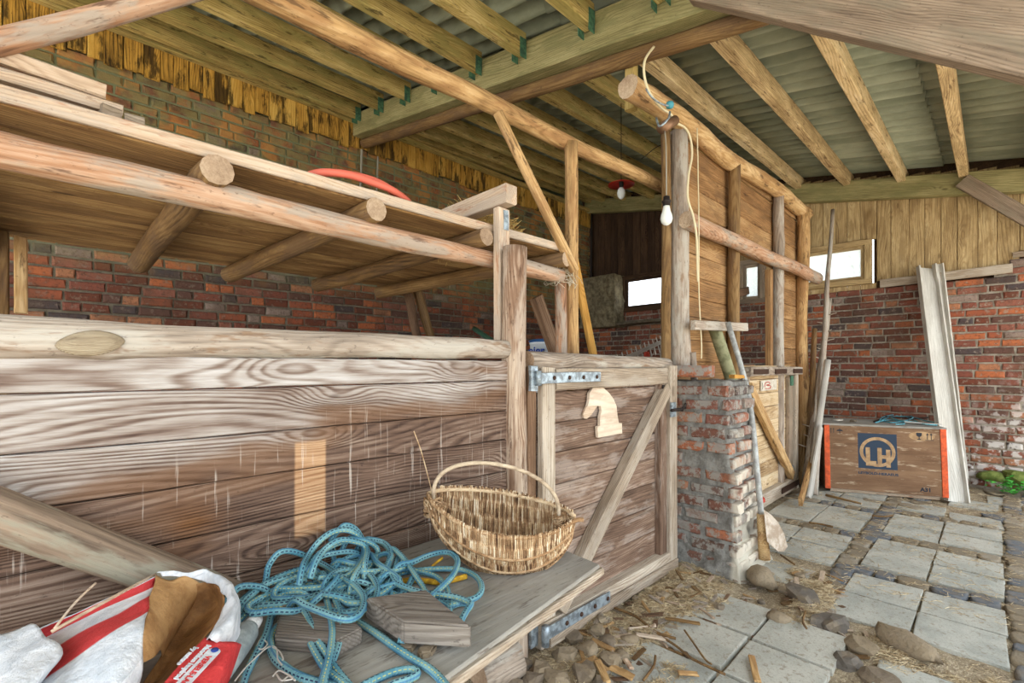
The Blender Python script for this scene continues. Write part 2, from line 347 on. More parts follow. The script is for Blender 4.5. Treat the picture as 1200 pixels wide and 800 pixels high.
def sheet_mat():
    s = NT('fibre_cement_sheet'); p = s.pos(); n1 = s.noise(s.vmath('MULTIPLY', p, (6, 1.2, 1)), 1, 5, .65); n2 = s.noise(p, 60, 3); n3 = s.noise(s.vmath('MULTIPLY', p, (30, 3, 3)), 1, 4, .6)
    c = s.mix(s.range(n1, .35, .65), rgb(176, 182, 160), rgb(128, 136, 116)); c = s.mix(s.math('MULTIPLY', n3, .5), c, rgb(150, 152, 138))
    c = s.mix(s.math('MULTIPLY', s.rand(), .3), c, rgb(70, 78, 66)); s.bump(n2, .3, .004); return s.out(c, .9)
M_SHEET = sheet_mat()
def slab_mat():
    s = NT('grey_flagstone'); p = s.pos(); n1 = s.noise(p, 5, 5, .6); n2 = s.noise(p, 130, 3, .7); r = s.rand()
    c = s.mix(s.range(n1, .35, .65), rgb(180, 181, 174), rgb(150, 154, 149)); c = s.mix(s.math('MULTIPLY', r, .35), c, rgb(190, 184, 170))
    c = s.mix(s.math('MULTIPLY', s.range(n2, .45, .7), .35), c, rgb(112, 108, 100)); sp = s.noise(p, 38, 4, .7)
    c = s.mix(s.math('MULTIPLY', s.range(sp, .54, .66), .55), c, rgb(122, 106, 84)); s.bump(s.math('ADD', n2, n1), .25, .004); return s.out(c, .75)
M_SLAB = slab_mat()
def soil_mat():
    s = NT('straw_strewn_soil'); p = s.pos(); n1 = s.noise(p, 9, 5, .65); n2 = s.noise(s.vmath('MULTIPLY', p, (60, 140, 60)), 1, 4, .7); n3 = s.noise(s.vmath('MULTIPLY', p, (150, 50, 60)), 1, 4, .7)
    c = s.mix(s.range(n1, .35, .65), rgb(146, 130, 108), rgb(184, 168, 142)); c = s.mix(s.range(n2, .50, .64), c, rgb(214, 200, 172)); c = s.mix(s.math('MULTIPLY', s.range(n3, .50, .66), .7), c, rgb(96, 80, 64))
    s.bump(s.math('ADD', s.math('ADD', n1, n2), n3), .8, .015); return s.out(c, .95)
M_SOIL = soil_mat()
def stone_mat(name, a, b, c3):
    s = NT(name); p = s.pos(); n1 = s.noise(p, 12, 5, .65); n2 = s.noise(p, 80, 3, .7)
    c = s.ramp(s.rand(), [(0, a), (.35, b), (.7, c3)], 'CONSTANT'); c = s.mix(s.range(n1, .4, .65), c, s.mix(.5, c, rgb(140, 124, 100)))
    c = s.mix(s.math('MULTIPLY', s.range(n2, .5, .7), .4), c, rgb(84, 76, 66)); s.bump(s.math('ADD', n1, n2), .5, .01); return s.out(c, .85)
M_COB = stone_mat('cobble_stone', rgb(98, 104, 112), rgb(126, 116, 100), rgb(146, 138, 124))
M_STONE = stone_mat('rubble_stone', rgb(116, 104, 90), rgb(140, 126, 106), rgb(100, 94, 88))

# ================================================================== THE SETTING
BX, LY = 6.44, 4.72                      # back wall face, left wall face
def ZB(y, x=0.0): return 2.83 + 0.19 * y + max(0.0, x - 2.4) * .030        # underside of the purlins
# ---- floor
def fh(x, y):
    """ground height: slabs sit at 0, rubble and straw heap towards the gate foot"""
    z = -0.022 + 0.010 * noise.noise((x * 3, y * 3, 0)) + 0.006 * noise.noise((x * 12, y * 12, 3))
    g = math.exp(-((y - 1.22) / .16) ** 2) * (1 if x < 2.75 else .3)
    z += 0.03 * g * (0.6 + noise.noise((x * 5, y * 5, 9)))
    for (cx, cy, sx, sy, hh) in ((2.35, 1.05, .30, .16, .045), (1.75, 1.05, .35, .15, .035), (2.6, .62, .35, .10, .045), (2.45, .28, .22, .12, .04), (2.35, -.02, .25, .12, .035), (1.55, .80, .3, .12, .03), (2.95, .75, .2, .15, .03)):
        z += hh * math.exp(-((x - cx) / sx) ** 2 - ((y - cy) / sy) ** 2) * (.7 + .6 * noise.noise((x * 9, y * 9, 5)))
    return z
def grid(x0, x1, y0, y1, nx, ny, f):
    vs = [(x0 + (x1 - x0) * i / nx, y0 + (y1 - y0) * j / ny, 0) for j in range(ny + 1) for i in range(nx + 1)]
    vs = [(x, y, f(x, y)) for (x, y, z) in vs]
    fs = [(j * (nx + 1) + i, j * (nx + 1) + i + 1, (j + 1) * (nx + 1) + i + 1, (j + 1) * (nx + 1) + i) for j in range(ny) for i in range(nx)]
    return vs, fs
vs, fs = grid(0.6, 6.6, -1.6, 1.6, 300, 160, fh)
floor = obj('floor', mesh('floor', vs, fs, True, [M_SOIL])); tag(floor, 'soil and straw floor between grey flagstones', kind='structure')
yard = obj('ground', mesh('ground', [(-14, -16, -.05), (16, -16, -.05), (16, 8, -.05), (-14, 8, -.05)], [(0, 1, 2, 3)], False, [simple('pale_yard_gravel', rgb(196, 188, 172), .95, col2=rgb(176, 166, 148), vs=6)])); tag(yard, 'pale yard ground around the shed', kind='structure')

def slab_mesh(lx, ly, th=.045, ch=.006):
    a = lx / 2; b = ly / 2; j = lambda: rnd.uniform(-.004, .004)
    vs = [(sx * (a - ch) + j(), sy * (b - ch) + j(), 0) for sx, sy in ((-1, -1), (1, -1), (1, 1), (-1, 1))]
    vs += [(sx * a + j(), sy * b + j(), -ch) for sx, sy in ((-1, -1), (1, -1), (1, 1), (-1, 1))]
    vs += [(sx * a, sy * b, -th) for sx, sy in ((-1, -1), (1, -1), (1, 1), (-1, 1))]
    fs = [(0, 1, 2, 3)] + [(4 + k, 4 + (k + 1) % 4, (k + 1) % 4, k) for k in range(4)] + [(8 + k, 8 + (k + 1) % 4, 4 + (k + 1) % 4, 4 + k) for k in range(4)]
    return mesh('flagstone', vs, fs, False, [M_SLAB])
SM = [slab_mesh(.288, .288, ch=.0025) for _ in range(6)]
def slab(x, y, z=0.0, sx=1, sy=1, rz=0.0, name='flagstone'):
    M = Matrix.Translation((x, y, z)) @ Matrix.Rotation(rz + rnd.uniform(-.012, .012), 4, 'Z') @ Matrix.Rotation(rnd.uniform(-.009, .009), 4, 'X') @ Matrix.Rotation(rnd.uniform(-.009, .009), 4, 'Y') @ Matrix.Diagonal((sx, sy, 1, 1))
    return obj(name, rnd.choice(SM), floor, M)
# columns A and B at the right, C D behind the cobble strip
for cy in (.105, .405):
    for x0 in (2.63, 3.40, 4.17): 
        for k in range(2): slab(x0 + .155 + .31 * k, cy, rnd.uniform(-.004, .005))
for cy in (.815, 1.115):
    for x0 in (3.28, 4.05, 4.82):
        for k in range(2): slab(x0 + .155 + .31 * k, cy, rnd.uniform(-.004, .005))
for (x, y) in ((2.98, .86), (5.15, .42), (5.02, .10), (5.6, .12), (5.35, -.22), (5.9, -.1), (5.2, -.55), (6.05, -.45)): slab(x, y, -.008, rz=rnd.uniform(-.06, .06))
for (x, y, sx) in ((2.30, .875, 1), (1.99, .88, 1), (2.28, .575, 1), (1.97, .575, 1), (1.66, .88, 1), (1.66, .575, 1), (2.20, .17, 1.05), (1.88, .17, 1), (2.2, -.14, 1), (1.88, -.14, 1), (2.3, -.45, 1)): slab(x, y, .005, sx, rz=.01)
# cobbles in the strips between the flagstones
def cob_mesh(i):
    bm = bmesh.new(); bmesh.ops.create_icosphere(bm, subdivisions=2, radius=1)
    for v in bm.verts:
        d = 1 + .22 * noise.noise(v.co * 1.3 + Vector((i * 7.3, 0, 0)))
        c = v.co; c.x = math.copysign(abs(c.x) ** .55, c.x) * d; c.y = math.copysign(abs(c.y) ** .55, c.y) * d; c.z = min(c.z, .45 + .2 * noise.noise(c * 2)) * d
    me = bpy.data.meshes.new('cobblestone'); bm.to_mesh(me); bm.free(); me.materials.append(M_COB); me.polygons.foreach_set('use_smooth', [True] * len(me.polygons)); return me
CM = [cob_mesh(i) for i in range(8)]
def cobble(x, y, sx, sy, z=-.016, rz=0.0, h=.034): obj('cobblestone', rnd.choice(CM), floor, Matrix.Translation((x, y, z)) @ Matrix.Rotation(rz + rnd.uniform(-.1, .1), 4, 'Z') @ Matrix.Diagonal((sx * 1.12, sy * 1.12, h, 1)))
for xs in (3.325, 4.095, 4.86):
    y = -.03
    while y < .55: L = rnd.uniform(.09, .15); cobble(xs, y + L / 2, .052, L / 2 - .008); y += L
for xs in (3.97, 4.74):
    y = .67
    while y < 1.25: L = rnd.uniform(.09, .15); cobble(xs, y + L / 2, .052, L / 2 - .008); y += L
x = 2.75
while x < 5.6:
    L = rnd.uniform(.07, .12); cobble(x + L / 2, .61 + rnd.uniform(-.01, .01), L / 2 - .006, .045); x += L
for row in range(3):
    x = 2.3
    while x < 6.2:
        L = rnd.uniform(.08, .15); cobble(x + L / 2, -.10 - .115 * row + rnd.uniform(-.01, .01), L / 2 - .006, .05); x += L
for k in range(26): cobble(rnd.uniform(5.1, 6.3), rnd.uniform(-.9, .9), rnd.uniform(.05, .09), rnd.uniform(.04, .07), rz=rnd.uniform(0, 3))

# ---- bricks
def brick_mesh(L, h, d, seed, mat, ch=.009, jit=.006):
    rr = random.Random(seed); j = lambda: rr.uniform(-jit, jit); vs = []
    q = ((-1, -1), (1, -1), (1, 1), (-1, 1))
    for (sx, sz) in q: vs.append((sx * (L / 2 - ch) + j(), -d / 2 + rr.uniform(-.003, .003), sz * (h / 2 - ch) + j() * .6))
    for (sx, sz) in q: vs.append((sx * L / 2 + j(), -d / 2 + ch, sz * h / 2 + j() * .6))
    for (sx, sz) in q: vs.append((sx * L / 2, d / 2, sz * h / 2))
    fs = [(0, 1, 2, 3)] + [(4 + k, 4 + (k + 1) % 4, (k + 1) % 4, k) for k in range(4)] + [(8 + k, 8 + (k + 1) % 4, 4 + (k + 1) % 4, 4 + k) for k in range(4)]
    return vs, fs
def brick_wall(parent, cells, origin, U, N, mat, matj, course, depth=.05, limit=300, vis=None, out=.0):
    """cells: list of (u, z, L, h). U along, N outward normal (towards the room)"""
    M0 = Matrix((U, -N, UP)).transposed().to_4x4()
    shared = {}; items = []
    for (u, z, L, h) in cells:
        c = origin + U * u + UP * z; px, py, d = proj(c)
        ok = -20 < px < 1220 and -10 < py < 810 and (vis is None or vis(px, py))
        items.append(((F * L / d) if (ok and d > .1) else 0, c, L, h))
    items.sort(key=lambda t: -t[0]); jv, jf, jt = [], [], []
    for i, (s_, c, L, h) in enumerate(items):
        sd = rnd.randrange(5)
        if i < limit and s_ > 0:
            key = (round(L, 3), round(h, 3), sd)
            if key not in shared: v, f = brick_mesh(L, h, depth, rnd.random(), mat); shared[key] = mesh('brick', v, f, False, [mat])
            M = M0.copy(); M.translation = c + N * (rnd.uniform(-.004, .006) - depth / 2 + out)
            M = M @ Matrix.Rotation(rnd.uniform(-.012, .012), 4, 'Y') @ Matrix.Rotation(rnd.uniform(-.015, .015), 4, 'Z')
            obj('brick', shared[key], parent, M)
        else:
            v, f = brick_mesh(L, h, depth, rnd.random(), mat); b = len(jv); tt = rnd.random()
            M = M0.copy(); M.translation = c + N * (rnd.uniform(-.004, .006) - depth / 2 + out)
            jv += [M @ Vector(q) for q in v]; jf += [tuple(b + k for k in q) for q in f]; jt += [tt] * len(f)
    if jv:
        me = mesh('brickwork', jv, jf, False, [matj]); a = me.attributes.new('tone', 'FLOAT', 'FACE'); a.data.foreach_set('value', jt)
        o = obj('brickwork', me, parent); o['kind'] = 'stuff'
def cells_of(u0, u1, z0, z1, course, skip=None):
    out = []; row = 0; z = z0
    while z < z1:
        u = u0 - rnd.uniform(0, .15)
        while u < u1:
            L = rnd.choice((.205, .205, .2, .215, .10, .10, .15)); uu = u + L / 2
            if not (skip and skip(uu, z + course / 2)): out.append((uu, z + course / 2 + rnd.uniform(-.002, .002), L, course - .014 - rnd.uniform(0, .004)))
            u += L + .013
        z += course; row += 1
    return out
# ---- left wall (far long side of the shed)
wl = tag(bpy.data.objects.new('wall_left', mesh('wall_left', *[[(-1.6, LY + .012, -.05), (BX + .3, LY + .012, -.05), (BX + .3, LY + .012, 3.42), (-1.6, LY + .012, 3.42), (-1.6, LY + .25, -.05), (BX + .3, LY + .25, -.05), (BX + .3, LY + .25, 4.1), (-1.6, LY + .25, 4.1)], [(0, 1, 2, 3), (5, 4, 7, 6), (4, 0, 3, 7), (1, 5, 6, 2), (3, 2, 6, 7)]], False, [M_MOL])), 'long wall of orange and dark red bricks, mossy near the roof', kind='structure'); link(wl)
vis_l = lambda px, py: (py < 105 + .273 * px and px < 660) or (275 + .12 * px < py < 400 and px < 700) or (px > 660 and py < 400)
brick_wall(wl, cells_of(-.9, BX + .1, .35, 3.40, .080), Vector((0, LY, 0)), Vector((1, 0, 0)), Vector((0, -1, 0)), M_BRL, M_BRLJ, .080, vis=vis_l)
u = -.6
while u < BX:
    wdt = rnd.uniform(.085, .125)
    timber('plank', (u + wdt / 2, LY - .035, 3.44 + rnd.uniform(-.02, .02)), (u + wdt / 2, LY - .035, 3.76), .02, wdt - .004, M_FASCIA, wl, up=Vector((1, 0, 0)), seg=1); u += wdt
# ---- back wall
WIN = [(3.22, 4.02, 2.06, 2.50), (2.07, 2.28, 2.02, 2.46), (1.00, 1.62, 2.12, 2.49)]   # y0 y1 z0 z1
wb = bpy.data.objects.new('wall_back', None); link(wb, None, Matrix.Translation((BX, 1.5, 0)))
def top_z(y): return 2.00 + (0.14 if y < .0 else 0) + (.10 if y < -.12 else 0)
def slabbox(name, lo, hi, mat, parent):
    lo, hi = Vector(lo), Vector(hi); c = [(x, y, z) for x in (lo.x, hi.x) for y in (lo.y, hi.y) for z in (lo.z, hi.z)]
    o = obj(name, mesh(name, c, [(0, 1, 3, 2), (4, 6, 7, 5), (0, 4, 5, 1), (2, 3, 7, 6), (0, 2, 6, 4), (1, 5, 7, 3)], False, [mat]), parent); return o
slabbox('masonry', (BX + .012, -1.8, -.05), (BX + .28, LY + .2, 2.0), M_MOB, wb)
slabbox('masonry', (BX + .012, -1.8, 2.0), (BX + .28, -.0, 2.12), M_MOB, wb)
tag(wb, 'back wall of red brick below and vertical pine boards above', kind='structure')
skipb = lambda u, z: (z > top_z(u) - .01) 
vis_b = lambda px, py: px > 940 or (690 < px < 790 and 365 < py < 415)
brick_wall(wb, cells_of(-1.6, LY - .05, 0.0, 2.24, .0745, skipb), Vector((BX, 0, 0)), Vector((0, 1, 0)), Vector((-1, 0, 0)), M_BRB, M_BRBJ, .0745, vis=vis_b)
y = -1.6
while y < LY:
    wdt = rnd.uniform(.11, .15); c = y + wdt / 2
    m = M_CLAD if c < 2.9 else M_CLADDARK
    segs = [(2.13 if c < .9 else 2.0, ZB(c, BX) + .10)]
    if c < .9: segs = [(2.09 + rnd.uniform(-.015, .01) + (.11 if c < -.1 else 0), ZB(c, BX) + .1)]
    for (a, b, z0, z1) in WIN:
        if c > a - .06 and c < b + .06: segs = [(1.97, z0 - .05), (z1 + .06, ZB(c, BX) + .1)]
    if c > 3.2: segs = [(2.52, ZB(c, BX) + .1)] if not (WIN[0][0] - .06 < c < WIN[0][1] + .06) else [(z1 if False else 2.56, ZB(c, BX) + .1)]
    if 2.95 < c <= 3.2: segs = [(2.0, ZB(c, BX) + .1)]
    for (a, b) in segs:
        if b - a > .03: timber('plank', (BX + .03, c, a), (BX + .03, c, b), wdt - .003, .02, m, wb, up=Vector((1, 0, 0)), seg=1)
    y += wdt
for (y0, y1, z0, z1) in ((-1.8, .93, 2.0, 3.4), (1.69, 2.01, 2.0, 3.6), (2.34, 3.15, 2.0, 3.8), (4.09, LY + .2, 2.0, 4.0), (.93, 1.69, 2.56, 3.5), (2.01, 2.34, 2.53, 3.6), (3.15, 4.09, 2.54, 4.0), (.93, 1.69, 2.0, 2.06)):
    slabbox('added_backing', (BX + .075, y0, z0), (BX + .10, y1, z1), M_CLADDARK, wb)  # solid backing added behind the cladding to block sky through its gaps
# board under the cladding at the right, ledges
timber('plank', (BX - .03, -.12, 2.07), (BX - .03, .86, 2.045), .03, .085, M_FRAME, wb)
timber('plank', (BX - .02, -1.3, 2.24), (BX - .02, -.12, 2.19), .03, .05, M_GREYBEAM, wb)
# windows
M_GLASSD = NT('dusty_window_glass'); s = M_GLASSD
nz = s.noise(s.pos(), 22, 5, .7); tr = s.n('ShaderNodeBsdfTransparent'); tl = s.n('ShaderNodeBsdfTranslucent'); tl.inputs[0].default_value = (.8, .84, .84, 1)
df = s.n('ShaderNodeBsdfDiffuse'); df.inputs[0].default_value = (.6, .62, .6, 1); m1 = s.n('ShaderNodeMixShader'); m2 = s.n('ShaderNodeMixShader'); m1.inputs[0].default_value = .35
s.t.links.new(tl.outputs[0], m1.inputs[1]); s.t.links.new(df.outputs[0], m1.inputs[2]); s.set(m2.inputs[0], s.range(nz, .3, .7, .72, .98))
s.t.links.new(tr.outputs[0], m2.inputs[1]); s.t.links.new(m1.outputs[0], m2.inputs[2]); s.t.links.new(m2.outputs[0], s.t.nodes['Material Output'].inputs['Surface']); M_GLASSD = s.m
s = NT('clear_window_glass'); tr = s.n('ShaderNodeBsdfTransparent'); gl = s.n('ShaderNodeBsdfGlossy'); gl.inputs['Roughness'].default_value = .1; m1 = s.n('ShaderNodeMixShader'); m1.inputs[0].default_value = .08
s.t.links.new(tr.outputs[0], m1.inputs[1]); s.t.links.new(gl.outputs[0], m1.inputs[2]); s.t.links.new(m1.outputs[0], s.t.nodes['Material Output'].inputs['Surface']); M_GLASSC = s.m
for i, (a, b, z0, z1) in enumerate(WIN):
    fm = (M_CLADDARK, M_GREYBEAM, M_CLAD)[i]; wn = bpy.data.objects.new('window_%d' % (i + 1), None); link(wn, None, Matrix.Translation((BX, (a + b) / 2, z0)))
    tag(wn, ('small blown out window above the dark stall corner', 'narrow window seen through the opening over the far stall door', 'dusty wooden framed window high in the back wall beside the far post')[i], kind='structure')
    X0, X1 = BX - .03, BX + .06
    box('frame', (X0, a - .06, z0 - .06), (X1, b + .06, z0), fm, wn, 'y'); box('frame', (X0, a - .06, z1), (X1, b + .06, z1 + .06), fm, wn, 'y')
    for (q, r_) in ((a - .06, a), (b, b + .06)): timber('frame', (BX + .015, (q + r_) / 2, z0), (BX + .015, (q + r_) / 2, z1), .09, .06, fm, wn)
    # inner casement
    for (q, r_) in ((a, a + .035), (b - .035, b)): timber('casement', (BX + .02, (q + r_) / 2, z0), (BX + .02, (q + r_) / 2, z1), .035, .04, fm, wn)
    for zz in (z0 + .0175, z1 - .0175): timber('casement', (BX + .02, a + .035, zz), (BX + .02, b - .035, zz), .04, .035, fm, wn)
    box('pane', (BX + .02, a + .03, z0 + .03), (BX + .024, b - .03, z1 - .03), (M_GLASSC, M_GLASSD, M_GLASSD)[i], wn, 'y', ch=.0005, jit=0)
# sloping brick pier and sill beside the dark window
pier = thing('brick_pier', 'crumbling mortar covered brick pier beside the far dark window', 'pier', (BX - .2, 4.4, 1.8))
vs, fs = grid(0, 1, 0, 1, 14, 14, lambda x, y: 0)
bm = bmesh.new(); bmesh.ops.create_cube(bm, size=1); bmesh.ops.subdivide_edges(bm, edges=bm.edges, cuts=7, use_grid_fill=True)
for v in bm.verts:
    c = v.co.copy(); p = Vector((BX - .13 + c.x * .30, 4.37 + c.y * .66, 2.17 + c.z * .80)); v.co = p + Vector((noise.noise(p * 9), noise.noise(p * 9 + Vector((5, 0, 0))), 0)) * .035
me = bpy.data.meshes.new('render_coat'); bm.to_mesh(me); bm.free(); me.materials.append(mortar_mat('crumbling_lime_render', rgb(150, 140, 112), rgb(96, 86, 66))); obj('render_coat', me, pier)
sill = box('stone_sill', (BX - .26, 3.0, 1.79), (BX + .0, 4.03, 1.83), mortar_mat('dusty_sill', rgb(120, 110, 92), rgb(86, 78, 64)), None, 'y', seg=8, jit=.008)
tag(sill, 'rough dusty ledge under the blown out window', 'ledge')
# ---- roof: corrugated sheets as parts of the ceiling, then purlins and beams as things
ceil = bpy.data.objects.new('ceiling', None); link(ceil, None, Matrix.Translation((2, 1, 3))); tag(ceil, 'sloping roof of grey corrugated fibre cement sheets', kind='structure')
WAVE, AMP, NW = .150, .041, 6
def sheet_mesh(LY_):
    n = NW * 8 + 4; vs, fs = [], []
    for t in (0, 1):
        for j in (0, 1):
            for i in range(n + 1): x = i * WAVE / 8; vs.append((x, j * LY_, AMP * math.cos(6.28318 * x / WAVE) + t * .006))
    m = n + 1
    for i in range(n):
        fs.append((i, m + i, m + i + 1, i + 1)); fs.append((2 * m + i, 2 * m + i + 1, 3 * m + i + 1, 3 * m + i))
        fs.append((i, i + 1, 2 * m + i + 1, 2 * m + i)); fs.append((m + i, 3 * m + i, 3 * m + i + 1, m + i + 1))
    fs += [(0, 2 * m, 3 * m, m), (n, m + n, 3 * m + n, 2 * m + n)]
    return mesh('corrugated_sheet', vs, fs, True, [M_SHEET])
ME = sheet_mesh(1.62); sl = math.atan(.19)
for i in range(11):
    for j in range(4):
        y0 = -1.15 + 1.5 * j; x0 = -2.2 + i * WAVE * NW; zz = ZB(y0, x0) + .15 + AMP + .012 - .011 * (j % 2)
        obj('corrugated_sheet', ME, ceil, Matrix.Translation((x0, y0, zz)) @ Matrix.Rotation(-(.030 if x0 > 2 else 0) + .012, 4, 'Y') @ Matrix.Rotation(sl + (.0 if j % 2 else .006), 4, 'X'))
PW, PH = .07, .14
far_y = [-.73, -.26, .206, .675, 1.143, 1.62, 2.09, 2.56, 3.03, 3.50, 3.97, 4.36, 4.62]
ordn = ['rightmost', 'second', 'third', 'fourth', 'fifth', 'sixth', 'seventh', 'eighth', 'ninth', 'tenth', 'eleventh', 'twelfth', 'thirteenth']
for i, y in enumerate(far_y):
    o = timber('roof_purlin', (2.42, y, ZB(y) + PH / 2), (BX + .2, y, ZB(y, BX) + PH / 2), PW, PH, M_PURLIN2 if y < 1.7 else M_PURLIN, seg=6, jit=.003)
    tag(o, ('pale' if y < 1.7 else 'mossy') + ' far bay roof purlin, ' + ('outermost over the open side' if i == 0 else ordn[i] + ' from the open side'), 'roof beam', 'purlins of the far roof bay')
near_y = [-.69, -.25, .27, .73, 1.20, 1.67, 2.22, 2.67, 3.15, 3.62, 4.08, 4.53]
for i, y in enumerate(near_y):
    p = thing('roof_purlin', 'mossy near bay roof purlin, ' + ('outermost over the open side' if i == 0 else ordn[i] + ' from the open side'), 'roof beam', (2.0, y, ZB(y)), 'purlins of the near roof bay')
    timber('beam', (-2.1, y, ZB(y) + PH / 2 - .02), (2.285, y, ZB(y) + PH / 2 - .02), PW, PH, M_PURLIN, p, seg=6, jit=.003)
    if y > 1: 
        for s_ in (-1, 1): box('hanger', (2.225, y + s_ * (PW / 2 + .003) - .002, ZB(y) - .06), (2.283, y + s_ * (PW / 2 + .003) + .002, ZB(y) + .07), M_TEALMET, p, 'z', ch=.0005)
# big cross beam, log below it, brace and post at the open side
def zc(y): return 2.71 + .18 * y
o = timber('cross_beam', (2.36, -.9, zc(-.9) + .11), (2.36, LY, zc(LY) + .11), .14, .22, M_GREENBEAM, seg=8, jit=.002); tag(o, 'big green stained cross beam running under the whole roof', 'beam')
o = log('beam_log', (2.41, .70, zc(.7) - .045), (2.41, LY, zc(LY) - .045), .045, .05, M_LOGDARK); tag(o, 'dark round log slung directly under the big cross beam', 'log')
o = timber('knee_brace', (2.235, .97, 2.99), (2.235, -.62, 1.75), .07, .19, M_GREYBEAM, seg=6, jit=.003); tag(o, 'broad grey brace sloping down from cross beam to the open side', 'brace')
o = box('outer_post', (2.28, -.82, -.02), (2.42, -.68, 2.6), M_GREYBEAM, None, 'z'); tag(o, 'square post at the open side carrying the cross beam', 'post')
o = timber('wall_beam', (BX - .07, -1.5, ZB(-1.5, BX) - .065), (BX - .07, LY, ZB(LY, BX) - .065), .10, .21, M_GREENBEAM, seg=8); tag(o, 'green stained beam along the top of the back wall', 'beam')
p0 = pX(1128, 212, BX - .15); p1 = pX(1215, 262, BX - .15)
o = timber('wall_brace', p0, p0 + (p1 - p0) * 1.5, .05, .13, M_GREYBEAM); tag(o, 'grey diagonal brace below the back wall beam at the open corner', 'brace')
box_o = timber('wall_plate', (-.9, LY - .08, 3.70), (BX, LY - .08, 3.70), .06, .05, M_PURLIN, seg=6); tag(box_o, 'thin yellow batten along the top of the long brick wall', 'batten')

# ================================================================== NEAR STALL: fence, posts, gate
PY = 1.36
fen = thing('stall_fence', 'long weathered horizontal plank stall wall behind the rope and basket', 'fence', (.6, PY, 0))
zt = 1.175; hs = [.078, .118, .112, .125, .12, .125, .12, .125, .12]
for i, h in enumerate(hs):
    timber('plank', (-.62, PY + rnd.uniform(-.003, .003), zt - h / 2), (1.335, PY + rnd.uniform(-.003, .003), zt - h / 2), .028, h - .003, M_FENCE, fen, seg=8, ch=.003, jit=.0008); zt -= h
o = log('fence_log', (-.7, PY, 1.208), (1.30, PY, 1.218), .046, .036, M_GREYLOG, n=16, seg=30, bend=.01, lump=.14, knots=[(.405, 4.4), (.62, 5.2), (.2, 4.0), (.85, 4.9)]); tag(o, 'grey weathered log capping the long plank stall wall', 'log')
bm = bmesh.new(); bmesh.ops.create_icosphere(bm, subdivisions=3, radius=1)
for v in bm.verts: v.co = Vector((v.co.x * .055, v.co.y * .013 * (1 + .3 * noise.noise(v.co * 2)), v.co.z * .027 * (1 - .25 * v.co.x * v.co.x) + .006 * v.co.x))
me = bpy.data.meshes.new('knot'); bm.to_mesh(me); bm.free(); me.materials.append(wood('grey_log_knot', rgb(66, 56, 46), rgb(140, 124, 102), rgb(184, 172, 148), freq=110, warp=.06, zk=2.0)); me.polygons.foreach_set('use_smooth', [True] * len(me.polygons)); obj('knot', me, o, Matrix.Translation(pY(107, 402, PY - .044)))
o = log('gate_post', (1.345, PY - .01, -.05), (1.345, PY - .01, 1.63), .052, .048, M_POST, n=16, seg=26, lump=.10, bend=.01); tag(o, 'thick worn round post carrying the gate hinges', 'post')
# stud and square beam over it
o = box('stud', (1.315, PY + .045, 1.19), (1.375, PY + .085, 1.80), M_FRESH, None, 'z'); tag(o, 'pale sawn stud nailed beside the thick gate post', 'stud')
th = thing('square_beam', 'square sawn beam laid across the loft with its end grain showing', 'beam', (1.3, 1.3, 1.83))
timber('beam', (1.335, 1.36, 1.845), (1.37, 2.85, 1.845), .06, .078, M_FRESH, th, seg=4)
pl_ = box('metal_plate', (1.335, PY + .041, 1.71), (1.362, PY + .044, 1.79), M_ZINC, None, 'z', ch=.0005); tag(pl_, 'small perforated steel plate joining stud and square beam', 'bracket')
# gate
gt = thing('stall_gate', 'brown plank stall gate with a diagonal brace and long steel hinges', 'gate', (1.46, PY, .03))
gz = [.10, .24, .375, .51, .64, .775, .905, 1.02, 1.10]
zb = .10
for i, h in enumerate((.135, .14, .13, .135, .14, .13, .135, .125)):
    timber('plank', (1.47, PY - .015, zb + h / 2), (2.56, PY - .015, zb + h / 2), .022, h - .003, M_GATE, gt, seg=4, ch=.003, jit=.001); zb += h
box('stile', (1.405, PY - .03, .02), (1.455, PY + .01, 1.15), M_DRYBRN, gt, 'z'); box('stile', (1.46, PY - .062, .02), (1.54, PY - .027, 1.15), M_FRAME, gt, 'z'); box('stile', (2.44, PY - .062, .10), (2.51, PY - .02, 1.08), M_GATE, gt, 'z')
box('stile', (2.51, PY - .085, .02), (2.59, PY - .02, 1.16), M_FRAME, gt, 'z')
box('rail', (1.54, PY - .068, 1.055), (2.51, PY - .027, 1.145), M_FRAME, gt); timber('rail', (1.43, PY - .03, .055), (2.57, PY - .03, .055), .10, .10, M_FRAME, gt)
box('rail', (1.47, PY - .095, .005), (2.58, PY - .083, .06), M_FRAME, gt)
timber('brace', (1.56, PY - .055, .12), (2.50, PY - .055, 1.03), .055, .075, M_FRAME, gt, up=Vector((0, 0, 1)))
log('top_log', (1.405, PY - .02, 1.178), (2.60, PY - .02, 1.168), .042, .034, M_GREYLOG, gt, n=14, lump=.12)
def hinge(z, x0, x1, par):
    hb = box('hinge', (x0, PY - .078, z - .022), (x1, PY - .070, z + .022), M_ZINC, par, ch=.001)
    for k in range(4):
        xx = x0 + .10 + (x1 - x0 - .13) * k / 3
        lathe('bolt', [(.009, 0), (.009, .004), (.005, .007), (.0, .007)], (xx, PY - .078, z), M_RUST, hb, 8, Vector((0, -1, 0)))
    lathe('pin', [(.013, -.03), (.013, .03)], (x0 + .005, PY - .076, z), M_ZINC, hb, 10)
hinge(1.105, 1.41, 1.84, gt); 
hb = box('hinge', (1.43, PY - .104, .055), (1.88, PY - .096, .105), M_ZINC, gt, ch=.001)
for k in range(4): lathe('bolt', [(.010, 0), (.010, .004), (.005, .008), (0, .008)], (1.56 + .10 * k, PY - .104, .08), M_RUST, hb, 8, Vector((0, -1, 0)))
lathe('pin', [(.016, -.04), (.016, .04)], (1.43, PY - .10, .075), M_ZINC, hb, 12)
